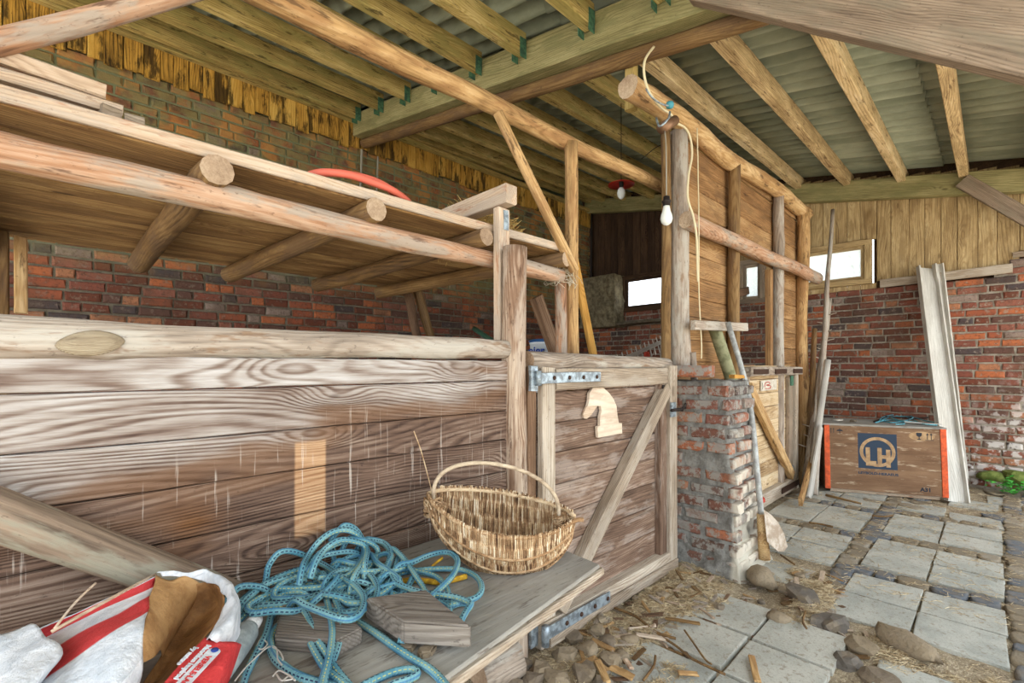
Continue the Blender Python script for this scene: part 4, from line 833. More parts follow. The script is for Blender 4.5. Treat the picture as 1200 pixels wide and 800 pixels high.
strands = [
 (A, .035, [(160, 330), (172, 275), (215, 220), (270, 212), (340, 235), (420, 275), (500, 330), (560, 370), (595, 420), (585, 480), (540, 515), (480, 510), (400, 480), (340, 455), (290, 430)], .05),
 (A, .03, [(25, 470), (90, 400), (180, 345), (260, 310), (320, 295), (370, 315), (415, 350), (430, 420), (440, 480), (455, 560), (450, 640), (435, 710), (410, 800), (400, 850)], .02),
 (A, .07, [(320, 290), (350, 230), (400, 165), (460, 125), (520, 118), (570, 145), (595, 200), (580, 260), (540, 310), (470, 350), (400, 375), (300, 380), (200, 385)], .03),
 (A, .02, [(40, 450), (120, 425), (230, 392), (330, 385), (420, 388), (510, 370), (570, 335), (620, 290), (655, 235), (650, 195), (600, 165), (540, 160), (470, 180), (400, 220), (350, 280)], .045),
 (A, .05, [(430, 340), (480, 302), (560, 295), (620, 315), (655, 370), (645, 430), (600, 470), (520, 490), (430, 475), (350, 470), (280, 450)], .015),
 (A, .04, [(410, 310), (440, 360), (470, 430), (493, 510), (488, 600), (465, 680), (430, 760), (390, 850)], .0),
 (A, .02, [(260, 450), (310, 510), (350, 600), (390, 680), (430, 740), (500, 800), (560, 850)], .0),
 (A, .03, [(290, 430), (340, 500), (380, 590), (430, 670), (470, 740), (530, 815)], .0),
 (A, .006, [(300, 512), (240, 530), (195, 570), (178, 625), (200, 690), (255, 740), (320, 775), (400, 800), (470, 820)], .0),
 (A, .01, [(215, 455), (180, 510), (160, 580), (115, 670), (70, 760), (45, 830)], .0),
 (A, .05, [(600, 160), (660, 170), (712, 210), (705, 280), (665, 350), (610, 390), (540, 430), (470, 445)], .02),
 (A, .03, [(640, 385), (700, 420), (760, 440), (830, 452)], .0),
 (A, .0, [(30, 530), (70, 490), (130, 455), (200, 420), (260, 400), (330, 400)], .03),
 (A, .03, [(50, 450), (140, 370), (220, 340), (300, 325), (380, 330), (450, 380), (520, 440), (600, 440), (680, 400), (740, 360)], .03),
 (A, .08, [(380, 260), (420, 205), (480, 165), (540, 165), (600, 190), (600, 250), (550, 330)], .05),
 (A, .05, [(455, 160), (458, 220), (475, 275), (530, 300)], .03),
 (A, .09, [(490, 110), (520, 96), (560, 115), (590, 160), (610, 210), (600, 270)], .06),
 (A, .03, [(745, 240), (725, 310), (690, 380), (650, 420)], .02),
 (A, .02, [(400, 240), (470, 220), (540, 215), (610, 240), (640, 260), (560, 270), (480, 255)], .05),
 (A, .0, [(20, 390), (50, 370), (100, 368), (150, 380)], .0),
 (A, .01, [(380, 505), (400, 525), (430, 545), (428, 520)], .0),
 (B, .045, [(270, 250), (330, 235), (400, 205), (470, 188), (520, 195), (545, 230), (525, 290), (470, 350), (400, 410), (340, 460), (305, 510)], .035),
 (B, .01, [(280, 285), (380, 270), (500, 265), (580, 275), (640, 310), (657, 360), (630, 400), (560, 418), (480, 412), (380, 400), (260, 355), (180, 330)], .01),
 (B, .05, [(240, 170), (300, 225), (350, 300), (385, 355), (405, 410)], .02),
 (B, .04, [(200, 300), (235, 290), (260, 330), (310, 355), (380, 378), (460, 385), (540, 400), (603, 428), (585, 465), (560, 515)], .035),
 (B, .035, [(400, 420), (402, 460), (440, 490), (492, 485), (502, 452), (462, 428), (420, 430)], .034),
 (B, .06, [(110, 130), (190, 140), (230, 180), (220, 240), (190, 300), (150, 350)], .03),
 (B, .005, [(180, 390), (260, 420), (340, 435), (420, 425), (500, 438), (560, 425)], .005),
 (B, .0, [(60, 490), (90, 520), (160, 565), (250, 630), (340, 690), (420, 740), (480, 800), (520, 860)], .0),
 (B, .0, [(100, 815), (180, 775), (260, 745), (335, 738), (355, 760), (310, 785), (240, 808), (180, 850)], .0),
 (B, .02, [(290, 265), (370, 280), (440, 300), (490, 345), (505, 400)], .01),
 (B, .04, [(40, 120), (100, 150), (130, 200), (110, 260), (60, 330), (0, 380)], .02),
 (B, .03, [(130, 380), (200, 350), (270, 325), (230, 280), (170, 240), (140, 200)], .05),
]
vs, fs, uvs = [], [], []
for i, ((org, sc), h0, seq, h1) in enumerate(strands):
    q_ = rope_pts(seq, org, sc, (h0 + .008, h1 + .008), (i % 5) * .013)
    for e_, f_2 in ((0, 1), (-1, -2)):
        t_ = (q_[e_] - q_[f_2]).normalized() * .03; t_.z = -.03; ne = q_[e_] + t_; ne.z = max(ne.z, BZ + .004); ne.y = min(ne.y, 1.3)
        q_ = [ne] + q_ if e_ == 0 else q_ + [ne]
    p = catmull(q_, 6); tube_data(p, R * (1 + .06 * math.sin(i)), 8, vs, fs, uvs)
for k in range(11):
    cx, cy = rnd.uniform(335, 450), rnd.uniform(655, 705); c = pZ(cx, cy, BZ + rnd.uniform(.012, .055)); c.y = min(c.y, 1.19); ra, rb = rnd.uniform(.05, .12), rnd.uniform(.035, .07); ph = rnd.uniform(0, 6.28); ro = rnd.uniform(-.9, .3); a1 = rnd.uniform(3.5, 5.6); pts = []
    for j in range(9): a = ph + a1 * j / 8; x, y = ra * math.cos(a), rb * math.sin(a); pts.append(c + Vector((x * math.cos(ro) - y * math.sin(ro), x * math.sin(ro) + y * math.cos(ro), rnd.uniform(-.012, .018)))); pts[-1].y = min(pts[-1].y, 1.315); pts[-1].z = max(pts[-1].z, BZ + .009)
    tube_data(catmull(pts, 6), R, 8, vs, fs, uvs)
me = mesh('rope', vs, fs, True, [M_ROPE]); ul = me.uv_layers.new(name='UVMap'); flat = [c for f in uvs for uvp in f for c in uvp]; ul.data.foreach_set('uv', flat)
o = obj('rope', me); tag(o, 'tangled blue rope with navy and yellow flecks heaped on the bench', 'rope')
# darker snap hook knot, thin cords, yellow cord, navy rag
M_YEL = simple('yellow_cord', rgb(214, 172, 52), .7, col2=rgb(170, 128, 36), vs=60)
o = tube('yellow_cord', rope_pts([(270, 325), (330, 318), (400, 322), (450, 328), (520, 318), (585, 300)], B[0], B[1], .012), .0075, M_YEL); o.name = 'yellow_string'; tag(o, 'short yellow cord lying between rope and basket', 'cord')
o = tube('yellow_strap', rope_pts([(415, 275), (430, 250), (475, 212)], B[0], B[1], (.0, .03)), .004, M_YEL); tag(o, 'thin yellow end sticking up beside the basket', 'cord')
M_TWN = simple('frayed_white_string', rgb(186, 180, 172), .9)
vs, fs = [], []
for seq in ([(20, 790), (60, 740), (120, 680), (170, 640), (205, 645), (210, 690), (230, 720)], [(190, 770), (215, 745), (250, 760), (280, 780), (240, 790)], [(150, 580), (130, 610), (120, 640), (140, 650), (165, 625), (140, 600)], [(205, 760), (230, 790), (260, 770), (290, 790)], [(175, 640), (215, 655), (235, 690), (230, 700)]): tube_data(catmull(rope_pts(seq, A[0], A[1], .018), 5), .0016, 5, vs, fs)
o = obj('string', mesh('string', vs, fs, True, [M_TWN])); tag(o, 'frayed white string caught in the blue rope', 'string')
# timber offcuts under the rope
def offcut(nm, pts_top, z1, th, lab, mat):
    c = sum(pts_top, Vector()) / len(pts_top); n = len(pts_top)
    vs = [p - c for p in pts_top] + [p - c + Vector((0, 0, -th)) for p in pts_top]
    me = mesh(nm, vs, [tuple(range(n)), tuple(reversed(range(n, 2 * n)))] + [(i, n + i, n + (i + 1) % n, (i + 1) % n) for i in range(n)], False, [mat]); bm = bmesh.new(); bm.from_mesh(me); bmesh.ops.recalc_face_normals(bm, faces=bm.faces); bmesh.ops.bevel(bm, geom=bm.edges[:], offset=.004, segments=2, affect='EDGES'); bm.to_mesh(me); bm.free()
    d_ = (pts_top[1] - pts_top[0]).normalized(); ang = math.atan2(d_.y, d_.x); me.transform(Matrix.Rotation(-ang, 4, 'Z'))
    o = obj(nm, me, None, Matrix.Translation(c) @ Matrix.Rotation(ang, 4, 'Z')); tag(o, lab, 'wood offcut'); return o
M_OLD = wood('dark_grey_offcut', rgb(70, 62, 56), rgb(122, 114, 106), rgb(162, 156, 148), freq=60)
z1 = BZ + .062
offcut('timber_offcut', [pZ(q[0], q[1], z1) for q in ((472, 728), (553, 733), (500, 690), (428, 700))], z1, .046, 'thick grey timber offcut with sawn end under the rope, nearest the bench edge', M_OLD)
z1 = BZ + .035
offcut('timber_offcut', [pZ(q[0], q[1], z1) for q in ((322, 742), (395, 750), (425, 735), (395, 705), (330, 705))], z1, .034, 'thin grey timber offcut buried under the middle of the rope heap', M_OLD)
for (x, y) in ((478, 757), (500, 762)):
    c = pZ(x, y, BZ + .006); o = offcut('stone_chip', [c + Vector((.03 * math.cos(a) * rnd.uniform(.6, 1), .018 * math.sin(a), .006)) for a in (0, 1.2, 2.3, 3.5, 4.7)], 0, .016, 'stone chip under the thick timber offcut, ' + ('nearer the sack' if x < 490 else 'nearer the bench edge'), M_STONE)
for (x, y, sx, lab) in ((455, 738, .05, 0),): pass

# ---- wicker basket
M_WICK = wood('old_wicker', rgb(70, 48, 32), rgb(150, 116, 82), rgb(214, 190, 156), freq=10, knots=False, vary=.5)
def wick_mat():
    s = NT('old_wicker_weave'); t = s.n('ShaderNodeAttribute', attribute_name='tone').outputs['Fac']; n1 = s.noise(s.pos(), 60, 4, .7); n2 = s.noise(s.pos(), 12, 3)
    v = s.math('ADD', s.math('MULTIPLY', t, .6), s.math('MULTIPLY', n1, .4)); v = s.math('ADD', v, s.math('MULTIPLY', s.math('SUBTRACT', n2, .5), .5))
    s.bump(n1, .4, .002); return s.out(s.ramp(v, [(.12, rgb(76, 52, 36)), (.45, rgb(158, 124, 90)), (.62, rgb(196, 168, 132)), (.85, rgb(228, 212, 186))]), .75)
M_WEAVE = wick_mat()
bk = thing('wicker_basket', 'old oval wicker basket with a hoop handle standing on the bench', 'basket', (.97, 1.05, BZ))
BU = Vector((.712, -.702, -.10)).normalized(); BV = Vector((-.702, -.712, 0)); BW = BU.cross(BV) * -1
if BW.z < 0: BW = -BW
BC = Vector((.985, 1.045, .705)); HL, HW_, DP = .222, .135, .150
def bpt(u, v, off=0.0):
    """u -1..1 along, v 0 (near rim) .. 1 (far rim) through the bottom"""
    k = max(0.0, 1 - u * u) ** .62; a = math.pi * v
    w_ = (HW_ * k + .004 + off) * math.cos(a) * (1 + .12 * math.sin(a)); d = (DP * (max(0, 1 - u * u) ** .5) + .012 + off) * math.sin(a) ** .85
    rise = .028 * u * u - .018 * math.cos(a) * (1 - u * u) * (1 if v < .5 else 1) 
    if v > .5: rise += .010 * (1 - u * u)
    return BC + BU * (u * HL) + BV * w_ - UP * d + UP * (rise - .012 * u)
vlist = [0.0, .10, .20, .31, .42, .53, .64, .76, .88, 1.0]
for i, v in enumerate(vlist):
    rr = .0068 if v in (0.0, 1.0) else .0046
    pts = [bpt(-1 + 2 * j / 30, v, .0035 if 0 < v < 1 else 0) for j in range(31)]
    if v == 0.0: pts = pts[:-1] + [bpt(.97, 0) + BU * .012 + UP * .002, bpt(.97, 0) + BU * .030 + UP * .004]
    vs, fs = tube_data(pts, rr, 7); obj('rim' if v in (0.0, 1.0) else 'rib', mesh('rib', vs, fs, True, [M_WICK]), bk)
vs, fs, tones = [], [], []
NS = 170
for i in range(NS):
    u = -0.97 + 1.94 * i / (NS - 1); pts = []
    slant = .05
    M_ = 34
    v0 = -.03 - rnd.random() * .03; v1 = 1.02 + rnd.random() * .05
    for j in range(M_ + 1):
        v = v0 + (v1 - v0) * j / M_; k = v * 10.0
        off = .0042 * math.cos(math.pi * k) * (1 if i % 2 else -1)
        vv = min(max(v, 0.0), 1.0); q = bpt(min(.99, max(-.99, u + slant * (v - .5) + .004 * noise.noise((i * .7, v * 3, 0)))), vv, off)
        if v < 0: q += UP * (-v * .16) + BV * .002
        if v > 1: q += UP * ((v - 1) * .22)
        pts.append(q)
    b = len(fs); tube_data(pts, .0018 + rnd.random() * .0008, 4, vs, fs); t0 = rnd.random(); tones += [min(1, max(0, t0 * .5 + .25 + .9 * noise.noise((i * 3.1, j_ * .055, 0)))) for j_ in range(len(fs) - b)]
me = mesh('weave', vs, fs, True, [M_WEAVE]); a = me.attributes.new('tone', 'FLOAT', 'FACE'); a.data.foreach_set('value', tones); o = obj('weave', me, bk); o['kind'] = 'stuff'
hp = []
e0, e1 = bpt(-.97, .5) + UP * .02, bpt(.88, .62) + UP * .05
e0 = pX(515, 582, 0) if False else BC + BU * (-HL * .93) + UP * .035; e1 = BC + BU * (HL * .80) + UP * .010 - BV * .03
for j in range(25):
    a = math.pi * j / 24; hp.append((e0 + e1) / 2 + (e1 - e0) / 2 * (-math.cos(a)) + UP * (.125 * math.sin(a) ** .8))
vs, fs = tube_data([e0 - UP * .05] + hp + [e1 - UP * .05], .0062, 8); obj('handle', mesh('handle', vs, fs, True, [wood('pale_handle_wood', rgb(150, 130, 108), rgb(192, 174, 150), rgb(222, 208, 188), freq=10, knots=False)]), bk)
vs, fs = [], []
for (e, rx, n_) in ((e0 - UP * .035, .036, 30), (e1 - UP * .02, .022, 18)):
    for k in range(n_):
        pts = []; ph = rnd.random() * 6; t1, t2 = rnd.uniform(-1, 1), rnd.uniform(-1, 1); rr = rx * rnd.uniform(.6, 1.05)
        for j in range(13): a = 6.28 * j / 12 * 1.05 + ph; pts.append(e + BU * (rr * .8 * math.cos(a)) + BV * (rr * .8 * math.sin(a)) + UP * (rr * (t1 * math.cos(a) + t2 * math.sin(a)) * .9) + UP * rnd.uniform(-.003, .003))
        tube_data(pts, .0024, 5, vs, fs)
for k in range(8): q = e1 + UP * .0; tube_data(catmull([q, q + BU * .02 + UP * rnd.uniform(-.02, .01), q + BU * rnd.uniform(.0, .045) + UP * rnd.uniform(-.035, .01) + BV * .02], 4), .0015, 4, vs, fs)
o = obj('binding', mesh('binding', vs, fs, True, [M_WICK]), bk); o['kind'] = 'stuff'
tube('long_stem', [e0 - UP * .02, pY(505, 572, 1.28), pY(494, 530, 1.305), pY(485, 505, 1.31)], .0018, M_WICK, bk, 5, 4)

# ---- round pole lying against the fence
o = log('leaning_pole', pY(-70, 576, 1.295), pY(272, 703, 1.295), .046, .042, wood('cracked_grey_pole', rgb(92, 78, 66), rgb(146, 126, 108), rgb(184, 168, 148), freq=30, patch=rgb(142, 138, 122), patchamt=.9, knots=False), n=16, lump=.05); tag(o, 'thick grey pole slanting down the stall wall behind the feed sack', 'pole')
# ---- feed sack
sk = thing('feed_sack', 'open paper feed sack, white with red stripes and brown lining', 'sack', (.15, 1.0, BZ))
def sack_paper():
    s = NT('striped_sack_paper'); uv = s.n('ShaderNodeUVMap'); ux, uy, _ = s.xyz(uv.outputs[0]); p = s.pos()
    n1 = s.noise(p, 14, 5, .7); c = s.mix(s.range(n1, .35, .65), rgb(214, 216, 220), rgb(178, 184, 192))
    r1 = s.math('MULTIPLY', s.range(uy, .335, .35), s.range(uy, .50, .515, 1, 0)); r2 = s.math('MULTIPLY', s.range(uy, .02, .03), s.range(uy, .19, .205, 1, 0))
    c = s.mix(s.math('MAXIMUM', r1, r2), c, s.mix(s.math('MULTIPLY', n1, .4), rgb(196, 58, 60), rgb(150, 48, 50)))
    s.bump(s.math('ADD', n1, s.noise(p, 40, 4, .7)), .5, .012); return s.out(c, .65)
M_SACK = sack_paper()
def crumple(name, a, b, vs_=22, k=.6):
    s = NT(name); p = s.pos(); n1 = s.noise(p, vs_, 5, .7); s.bump(n1, k, .015); return s.out(s.mix(s.range(n1, .35, .65), a, b), .65)
M_KRAFT = crumple('kraft_lining', rgb(186, 146, 98), rgb(156, 114, 70)); M_KRAFTD = crumple('kraft_lining_inner', rgb(158, 116, 72), rgb(120, 84, 50)); M_WHITEP = crumple('white_sack_paper', rgb(216, 219, 224), rgb(182, 188, 196)); M_REDPAP = crumple('red_sack_paper', rgb(208, 66, 66), rgb(182, 50, 54))
def patch(name, rows, mat, parent, sub=6, crump=.004, th=.0015, fr=14):
    """rows of (px,py,z-height above the bench) -> smooth sheet with thickness"""
    g = [[pZ(a, b, BZ + h) if a is not None else None for (a, b, h) in r_] for r_ in rows]
    g = [[(p if p.y < 1.19 else p + (CAMP - p) * ((p.y - 1.19) / p.y)) for p in r_] for r_ in g]
    g = [catmull(r_, sub) for r_ in g]; cols = list(zip(*g)); cols = [catmull(c, sub) for c in cols]; nu, nv = len(cols), len(cols[0])
    vs = []
    for i, c in enumerate(cols):
        for j, p in enumerate(c): vs.append(p + Vector((noise.noise(p * fr), noise.noise(p * fr + Vector((7, 0, 0))), noise.noise(p * fr + Vector((0, 7, 0))) * 1.2)) * crump)
    fs = [(i * nv + j, i * nv + j + 1, (i + 1) * nv + j + 1, (i + 1) * nv + j) for i in range(nu - 1) for j in range(nv - 1)]
    me = mesh(name, vs, fs, True, [mat]); ul = me.uv_layers.new(name='UVMap'); fl = []
    for f in fs:
        for v in f: fl += [(v // nv) / (nu - 1), (v % nv) / (nv - 1)]
    ul.data.foreach_set('uv', fl); o = obj(name, me, parent); md = o.modifiers.new('thickness', 'SOLIDIFY'); md.thickness = th; md.offset = 0; return o
# top panel: rows run across the sack (upper edge -> mouth fold), columns run along it
patch('top_panel', [[(-90, 800, .03), (50, 737, .06), (120, 704, .10), (184, 673, .125)],
                    [(-80, 830, .05), (60, 752, .09), (125, 716, .125), (178, 690, .14)],
                    [(-60, 870, .06), (60, 790, .105), (125, 745, .14), (173, 716, .15)],
                    [(-30, 900, .06), (85, 815, .10), (135, 773, .135), (169, 745, .145)],
                    [(20, 950, .05), (105, 860, .085), (140, 805, .115), (167, 768, .125)]], M_SACK, sk, 6, .007)
patch('end_fold', [[(20, 950, .05), (105, 860, .085), (140, 805, .115), (167, 768, .125)], [(60, 960, .04), (120, 870, .07), (152, 812, .09), (166, 790, .10)], [(120, 960, .01), (140, 880, .03), (150, 840, .05), (158, 815, .06)]], M_WHITEP, sk, 5, .005)
patch('lining_flap', [[(183, 673, .127), (176, 700, .145), (170, 735, .146), (163, 778, .11)],
                      [(200, 678, .125), (196, 706, .125), (186, 742, .11), (176, 772, .10)],
                      [(216, 674, .12), (214, 705, .10), (203, 735, .085), (187, 762, .08)],
                      [(232, 683, .11), (226, 705, .06), (212, 732, .05), (190, 768, .05)]], M_KRAFT, sk, 6, .005)
patch('lining_floor', [[(228, 684, .115), (224, 706, .055), (208, 735, .045), (188, 768, .045), (150, 825, .04)],
                       [(246, 682, .12), (240, 708, .05), (225, 735, .04), (205, 765, .035), (175, 810, .03)],
                       [(258, 690, .12), (256, 708, .075), (243, 730, .06), (225, 757, .06), (195, 800, .06)],
                       [(264, 700, .118), (262, 716, .10), (252, 735, .095), (240, 748, .095), (205, 790, .095)]], M_KRAFTD, sk, 6, .004)
# white rolled rim
patch('rim', [[(183, 672, .128), (214, 673, .122), (240, 681, .122), (258, 690, .122), (265, 706, .115), (258, 724, .105), (246, 742, .105), (240, 750, .10)],
              [(186, 671, .133), (216, 670, .13), (240, 669, .135), (266, 679, .135), (276, 703, .13), (270, 728, .12), (256, 745, .118), (250, 752, .11)],
              [(190, 676, .10), (220, 676, .09), (246, 671, .09), (272, 686, .08), (280, 712, .07), (282, 738, .05), (276, 756, .04), (268, 772, .02)]], M_WHITEP, sk, 5, .006, .002, 30)
patch('side_panel', [[(240, 747, .103), (222, 765, .10), (203, 787, .098), (180, 815, .09)], [(256, 752, .10), (236, 775, .095), (215, 800, .09), (190, 830, .085)], [(277, 752, .085), (262, 783, .08), (243, 812, .075), (215, 850, .07)], [(284, 758, .02), (272, 790, .015), (255, 820, .01), (230, 860, .003)]], M_REDPAP, sk, 5, .0012)
patch('torn_flap', [[(-60, 745, .05), (0, 743, .09), (35, 733, .115)], [(-60, 790, .07), (0, 775, .115), (55, 742, .14)], [(-60, 850, .07), (0, 830, .12), (72, 766, .135)], [(-60, 900, .03), (5, 880, .07), (45, 800, .09)]], M_WHITEP, sk, 6, .008)
tb_ = pZ(246, 766, BZ + .098); tdir = (pZ(208, 806, BZ + .094) - tb_).normalized(); ups = pZ(262, 778, BZ + .090) - pZ(236, 760, BZ + .102)
def sack_text(nm, body, px, py, h, size, mat): 
    return text(nm, body, size, txt_frame(tdir, ups, pZ(px, py, BZ + h)), mat, sk, .0008, bold=.0003)
sack_text('lettering', 'Nutrition inspired', 226.5, 774.5, .106, .0112, M_WHITEP); sack_text('lettering', 'by nature', 220, 768, .108, .0112, M_WHITEP)
Mv = txt_frame(tdir, ups, pZ(233.5, 781.5, BZ + .1015))
bm = bmesh.new(); bmesh.ops.create_circle(bm, cap_ends=True, segments=28, radius=1)
for v in bm.verts: v.co.x = (v.co.x * .009 + (.045 if v.co.x > 0 else -.045)); v.co.y *= .0105
me = bpy.data.meshes.new('oval'); bm.to_mesh(me); bm.free(); me.materials.append(M_WHITEP); obj('brand_oval', me, sk, Mv @ Matrix.Translation((.008, 0, .001)))
text('lettering', 'VERSELE-LAGA', .0118, Mv @ Matrix.Translation((.014, 0, .0022)), M_REDPAP, sk, .0004, bold=.0003)
lathe('emblem', [(.006, 0), (.006, .0006), (0, .0006)], Mv @ Vector((-.040, 0, .0018)), M_BLUEP, sk, 12, Vector(Mv.col[2][:3]))
o = tube('hollow_stalk', [pZ(60, 740, BZ + .150), pZ(110, 712, BZ + .165), pZ(150, 690, BZ + .165), pZ(182, 673, BZ + .15)], .003, M_FRESH, None, 6, 4); tag(o, 'long dry stalk lying over the feed sack', 'stalk')
o = tube('hollow_stalk', [pZ(64, 736, BZ + .16), pZ(88, 706, BZ + .18), pZ(112, 683, BZ + .19)], .002, M_FRESH, None, 6, 4); tag(o, 'short dry stalk sticking up from the feed sack', 'stalk')
# grey bottle behind the sack
bt = thing('plastic_bottle', 'scuffed grey plastic bottle wedged between sack and rope', 'bottle', pZ(270, 765, BZ))
a_ = pZ(301, 724, BZ + .035); b_ = pZ(247, 797, BZ + .028); dv = (b_ - a_)
lathe('body', [(0.0, dv.length * .18), (.018, dv.length * .20), (.025, dv.length * .28), (.027, dv.length * .5), (.027, dv.length * 1.1), (0, dv.length * 1.12)], a_, simple('scuffed_grey_plastic', rgb(150, 158, 158), .5, col2=rgb(122, 130, 132), vs=30), bt, 20, dv)
lathe('cap', [(0, -.004), (.011, 0.0), (.015, .006), (.017, dv.length * .22)], a_, simple('chalky_white_cap', rgb(206, 206, 204), .6, col2=rgb(176, 170, 166), vs=60), bt, 20, dv)

# ================================================================== FAR CORNER: crate, gutters, poles, shovel
c0 = pZ(967, 571, .035); c1 = pZ(1112, 583, .035); cu = (c1 - c0); CL = cu.length; cu.normalize(); cn = Vector((cu.y, -cu.x, 0))
if cn.x > 0: cn = -cn
CH = .575; lean = Vector((.045, .025, 0))
M_CRATE = wood('dirty_plywood', rgb(96, 70, 50), rgb(142, 112, 86), rgb(172, 142, 112), freq=14, bandw=.04, knots=False, patch=rgb(116, 88, 66), patchamt=.6, fine=.25, stain=rgb(178, 158, 134), bumpk=.2)
M_ORANGE = simple('orange_painted_edge', rgb(214, 92, 48), .6, col2=rgb(178, 76, 42), vs=25); M_NAVY = simple('navy_stencil_ink', rgb(44, 58, 76), .7); M_TANP = simple('bare_plywood_print', rgb(176, 146, 110), .75, col2=rgb(150, 120, 88), vs=20)
cr = thing('shipping_crate', 'plywood shipping crate with orange edges and a dark stencilled emblem', 'crate', (c0 + c1) / 2)
def cpt(u, z, o=0.0): return c0 + cu * u + UP * z + lean * (z / CH) + cn * o
Mc = txt_frame(cu, (cpt(0, 1) - cpt(0, 0)), cpt(CL / 2, CH / 2)); cnn = Vector(Mc.col[2][:3])
if cnn.dot(cn) < 0: pass
tm = timber_mesh(CL, CH, .018, mats=[M_CRATE], ch=.002, jit=.0005); obj('front_panel', tm, cr, Mc)
for u in (.022, CL - .022): obj('edge_strip', timber_mesh(CH + .004, .042, .024, mats=[M_ORANGE], ch=.002, jit=.001), cr, txt_frame(Vector(Mc.col[1][:3]), -cu, cpt(u, CH / 2) + Vector(Mc.col[2][:3]) * .004))
DPT = .60
tc = cpt(CL / 2, CH + .006, -DPT / 2 + .0)
Mt = txt_frame(cu, -cn, tc); obj('lid', timber_mesh(CL + .02, DPT, .018, mats=[M_PALE if False else M_BOARD], ch=.002, jit=.001), cr, Mt)
for u in (.01, CL - .01): Ms = txt_frame(-cn, UP, cpt(u, CH / 2, -DPT / 2) ); obj('side_panel', timber_mesh(DPT - .03, CH - .02, .015, mats=[M_DRYBRN], ch=.002), cr, Ms)
Mb = txt_frame(cu, UP, cpt(CL / 2, CH / 2, -DPT + .02)); obj('back_panel', timber_mesh(CL - .04, CH - .02, .015, mats=[M_CRATE]), cr, Mb)
obj('skid', timber_mesh(CL - .1, .05, .05, mats=[M_FRESH]), cr, txt_frame(cu, UP, cpt(CL / 2, -.012, -.06))); obj('skid', timber_mesh(CL - .1, .05, .05, mats=[M_FRESH]), cr, txt_frame(cu, UP, cpt(CL / 2, -.012, -.5)))
# emblem: u,v in the panel plane; px mapping of the photo
def pan(px, py):  # intersect the picture ray with the panel's front plane
    n_ = cnn; p0 = Mc.translation + n_ * .0095; r_ = ray(px, py); t = (p0 - CAMP).dot(n_) / r_.dot(n_); return CAMP + r_ * t
Mi = Mc.inverted()
def L2(px, py): q = Mi @ pan(px, py); return q
q0, q1 = L2(1005, 507), L2(1052, 551); ex0, ex1, ey0, ey1 = q0.x, q1.x, q1.y, q0.y; ecx, ecy = (ex0 + ex1) / 2, (ey0 + ey1) / 2; eh = (ey1 - ey0); ew = (ex1 - ex0)
def decal(name, poly, z, mat, th=.0008):
    n = len(poly); vs = [(a, b, z) for a, b in poly] + [(a, b, z - th) for a, b in poly]
    me = mesh(name, vs, [tuple(range(n)), tuple(reversed(range(n, 2 * n)))] + [(i, n + i, n + (i + 1) % n, (i + 1) % n) for i in range(n)], False, [mat]); return obj(name, me, cr, Mc)
Z0 = .0098
decal('emblem_square', [(ex0, ey0), (ex1, ey0), (ex1, ey1), (ex0, ey1)], Z0, M_NAVY)
def ring(name, cx, cy, r0, r1, z, mat, sx=1.0, a0=0, a1=360, n=40):
    vs, fs = [], []
    for i in range(n + 1):
        a = math.radians(a0 + (a1 - a0) * i / n); vs += [(cx + r0 * sx * math.cos(a), cy + r0 * math.sin(a), z), (cx + r1 * sx * math.cos(a), cy + r1 * math.sin(a), z)]
    fs = [(2 * i, 2 * i + 1, 2 * i + 3, 2 * i + 2) for i in range(n)]; return obj(name, mesh(name, vs, fs, False, [mat]), cr, Mc)
rw = ew * .46
ring('emblem_ring', ecx, ecy - eh * .02, rw * .80, rw, Z0 + .0006, M_TANP, 1, 0, 360)
def bar(x0, y0, x1, y1, nm='emblem_letter', m=M_TANP, z=Z0 + .0012): decal(nm, [(ecx + x0 * ew, ecy + y0 * eh), (ecx + x1 * ew, ecy + y0 * eh), (ecx + x1 * ew, ecy + y1 * eh), (ecx + x0 * ew, ecy + y1 * eh)], z, m)
bar(-.30, -.42, -.19, .10); bar(-.19, -.42, -.03, -.28)            # L
bar(.0, -.42, .11, .10); bar(.22, -.44, .33, .06); bar(.11, -.20, .22, -.10)   # H
q = L2(1029, 554.5); text('lettering', 'LEYBOLD-HERAEUS', .030, Mc @ Matrix.Translation((q.x, q.y - .004, Z0)), M_NAVY, cr, .0006, width=ew * 1.02, bold=.0012)
q = L2(1085, 574); text('lettering', 'A31', .046, Mc @ Matrix.Translation((q.x, q.y, Z0)), M_BLACK, cr, .0006, bold=.002)
q = L2(1080, 511); ring('print_oval', q.x, q.y, 0.0, .040, Z0, M_TANP, 2.3)
def poly_at(nm, cx, cy, pts, sc_=1.0, m=M_BLACK): decal(nm, [(cx + a * sc_, cy + b * sc_) for a, b in pts], Z0 + .0014, m)
gx, gy = L2(1077, 511).x, L2(1077, 511).y
poly_at('glass_symbol', gx, gy, [(-.020, .030), (-.018, .006), (-.008, -.004), (-.003, -.006), (-.003, -.022), (-.014, -.026), (-.014, -.030), (.014, -.030), (.014, -.026), (.003, -.022), (.003, -.006), (.008, -.004), (.018, .006), (.020, .030)])
for dx in (.052, .078): poly_at('arrow_symbol', gx + dx + .006, gy, [(-.0025, -.026), (.0025, -.026), (.0025, .014), (.010, .012), (0, .030), (-.010, .012), (-.0025, .014)])
decal('arrow_symbol', [(gx + .042, gy - .034), (gx + .102, gy - .034), (gx + .102, gy - .030), (gx + .042, gy - .030)], Z0 + .0014, M_BLACK)
ux_, uy_ = L2(984, 504.5).x, L2(984, 504.5).y
poly_at('umbrella_symbol', ux_, uy_, [(-.026, -.004), (-.003, -.002), (-.003, -.024), (.003, -.024), (.003, -.002), (.026, -.004), (.018, .008), (.002, .013), (.002, .024), (-.002, .024), (-.002, .013), (-.018, .008)])
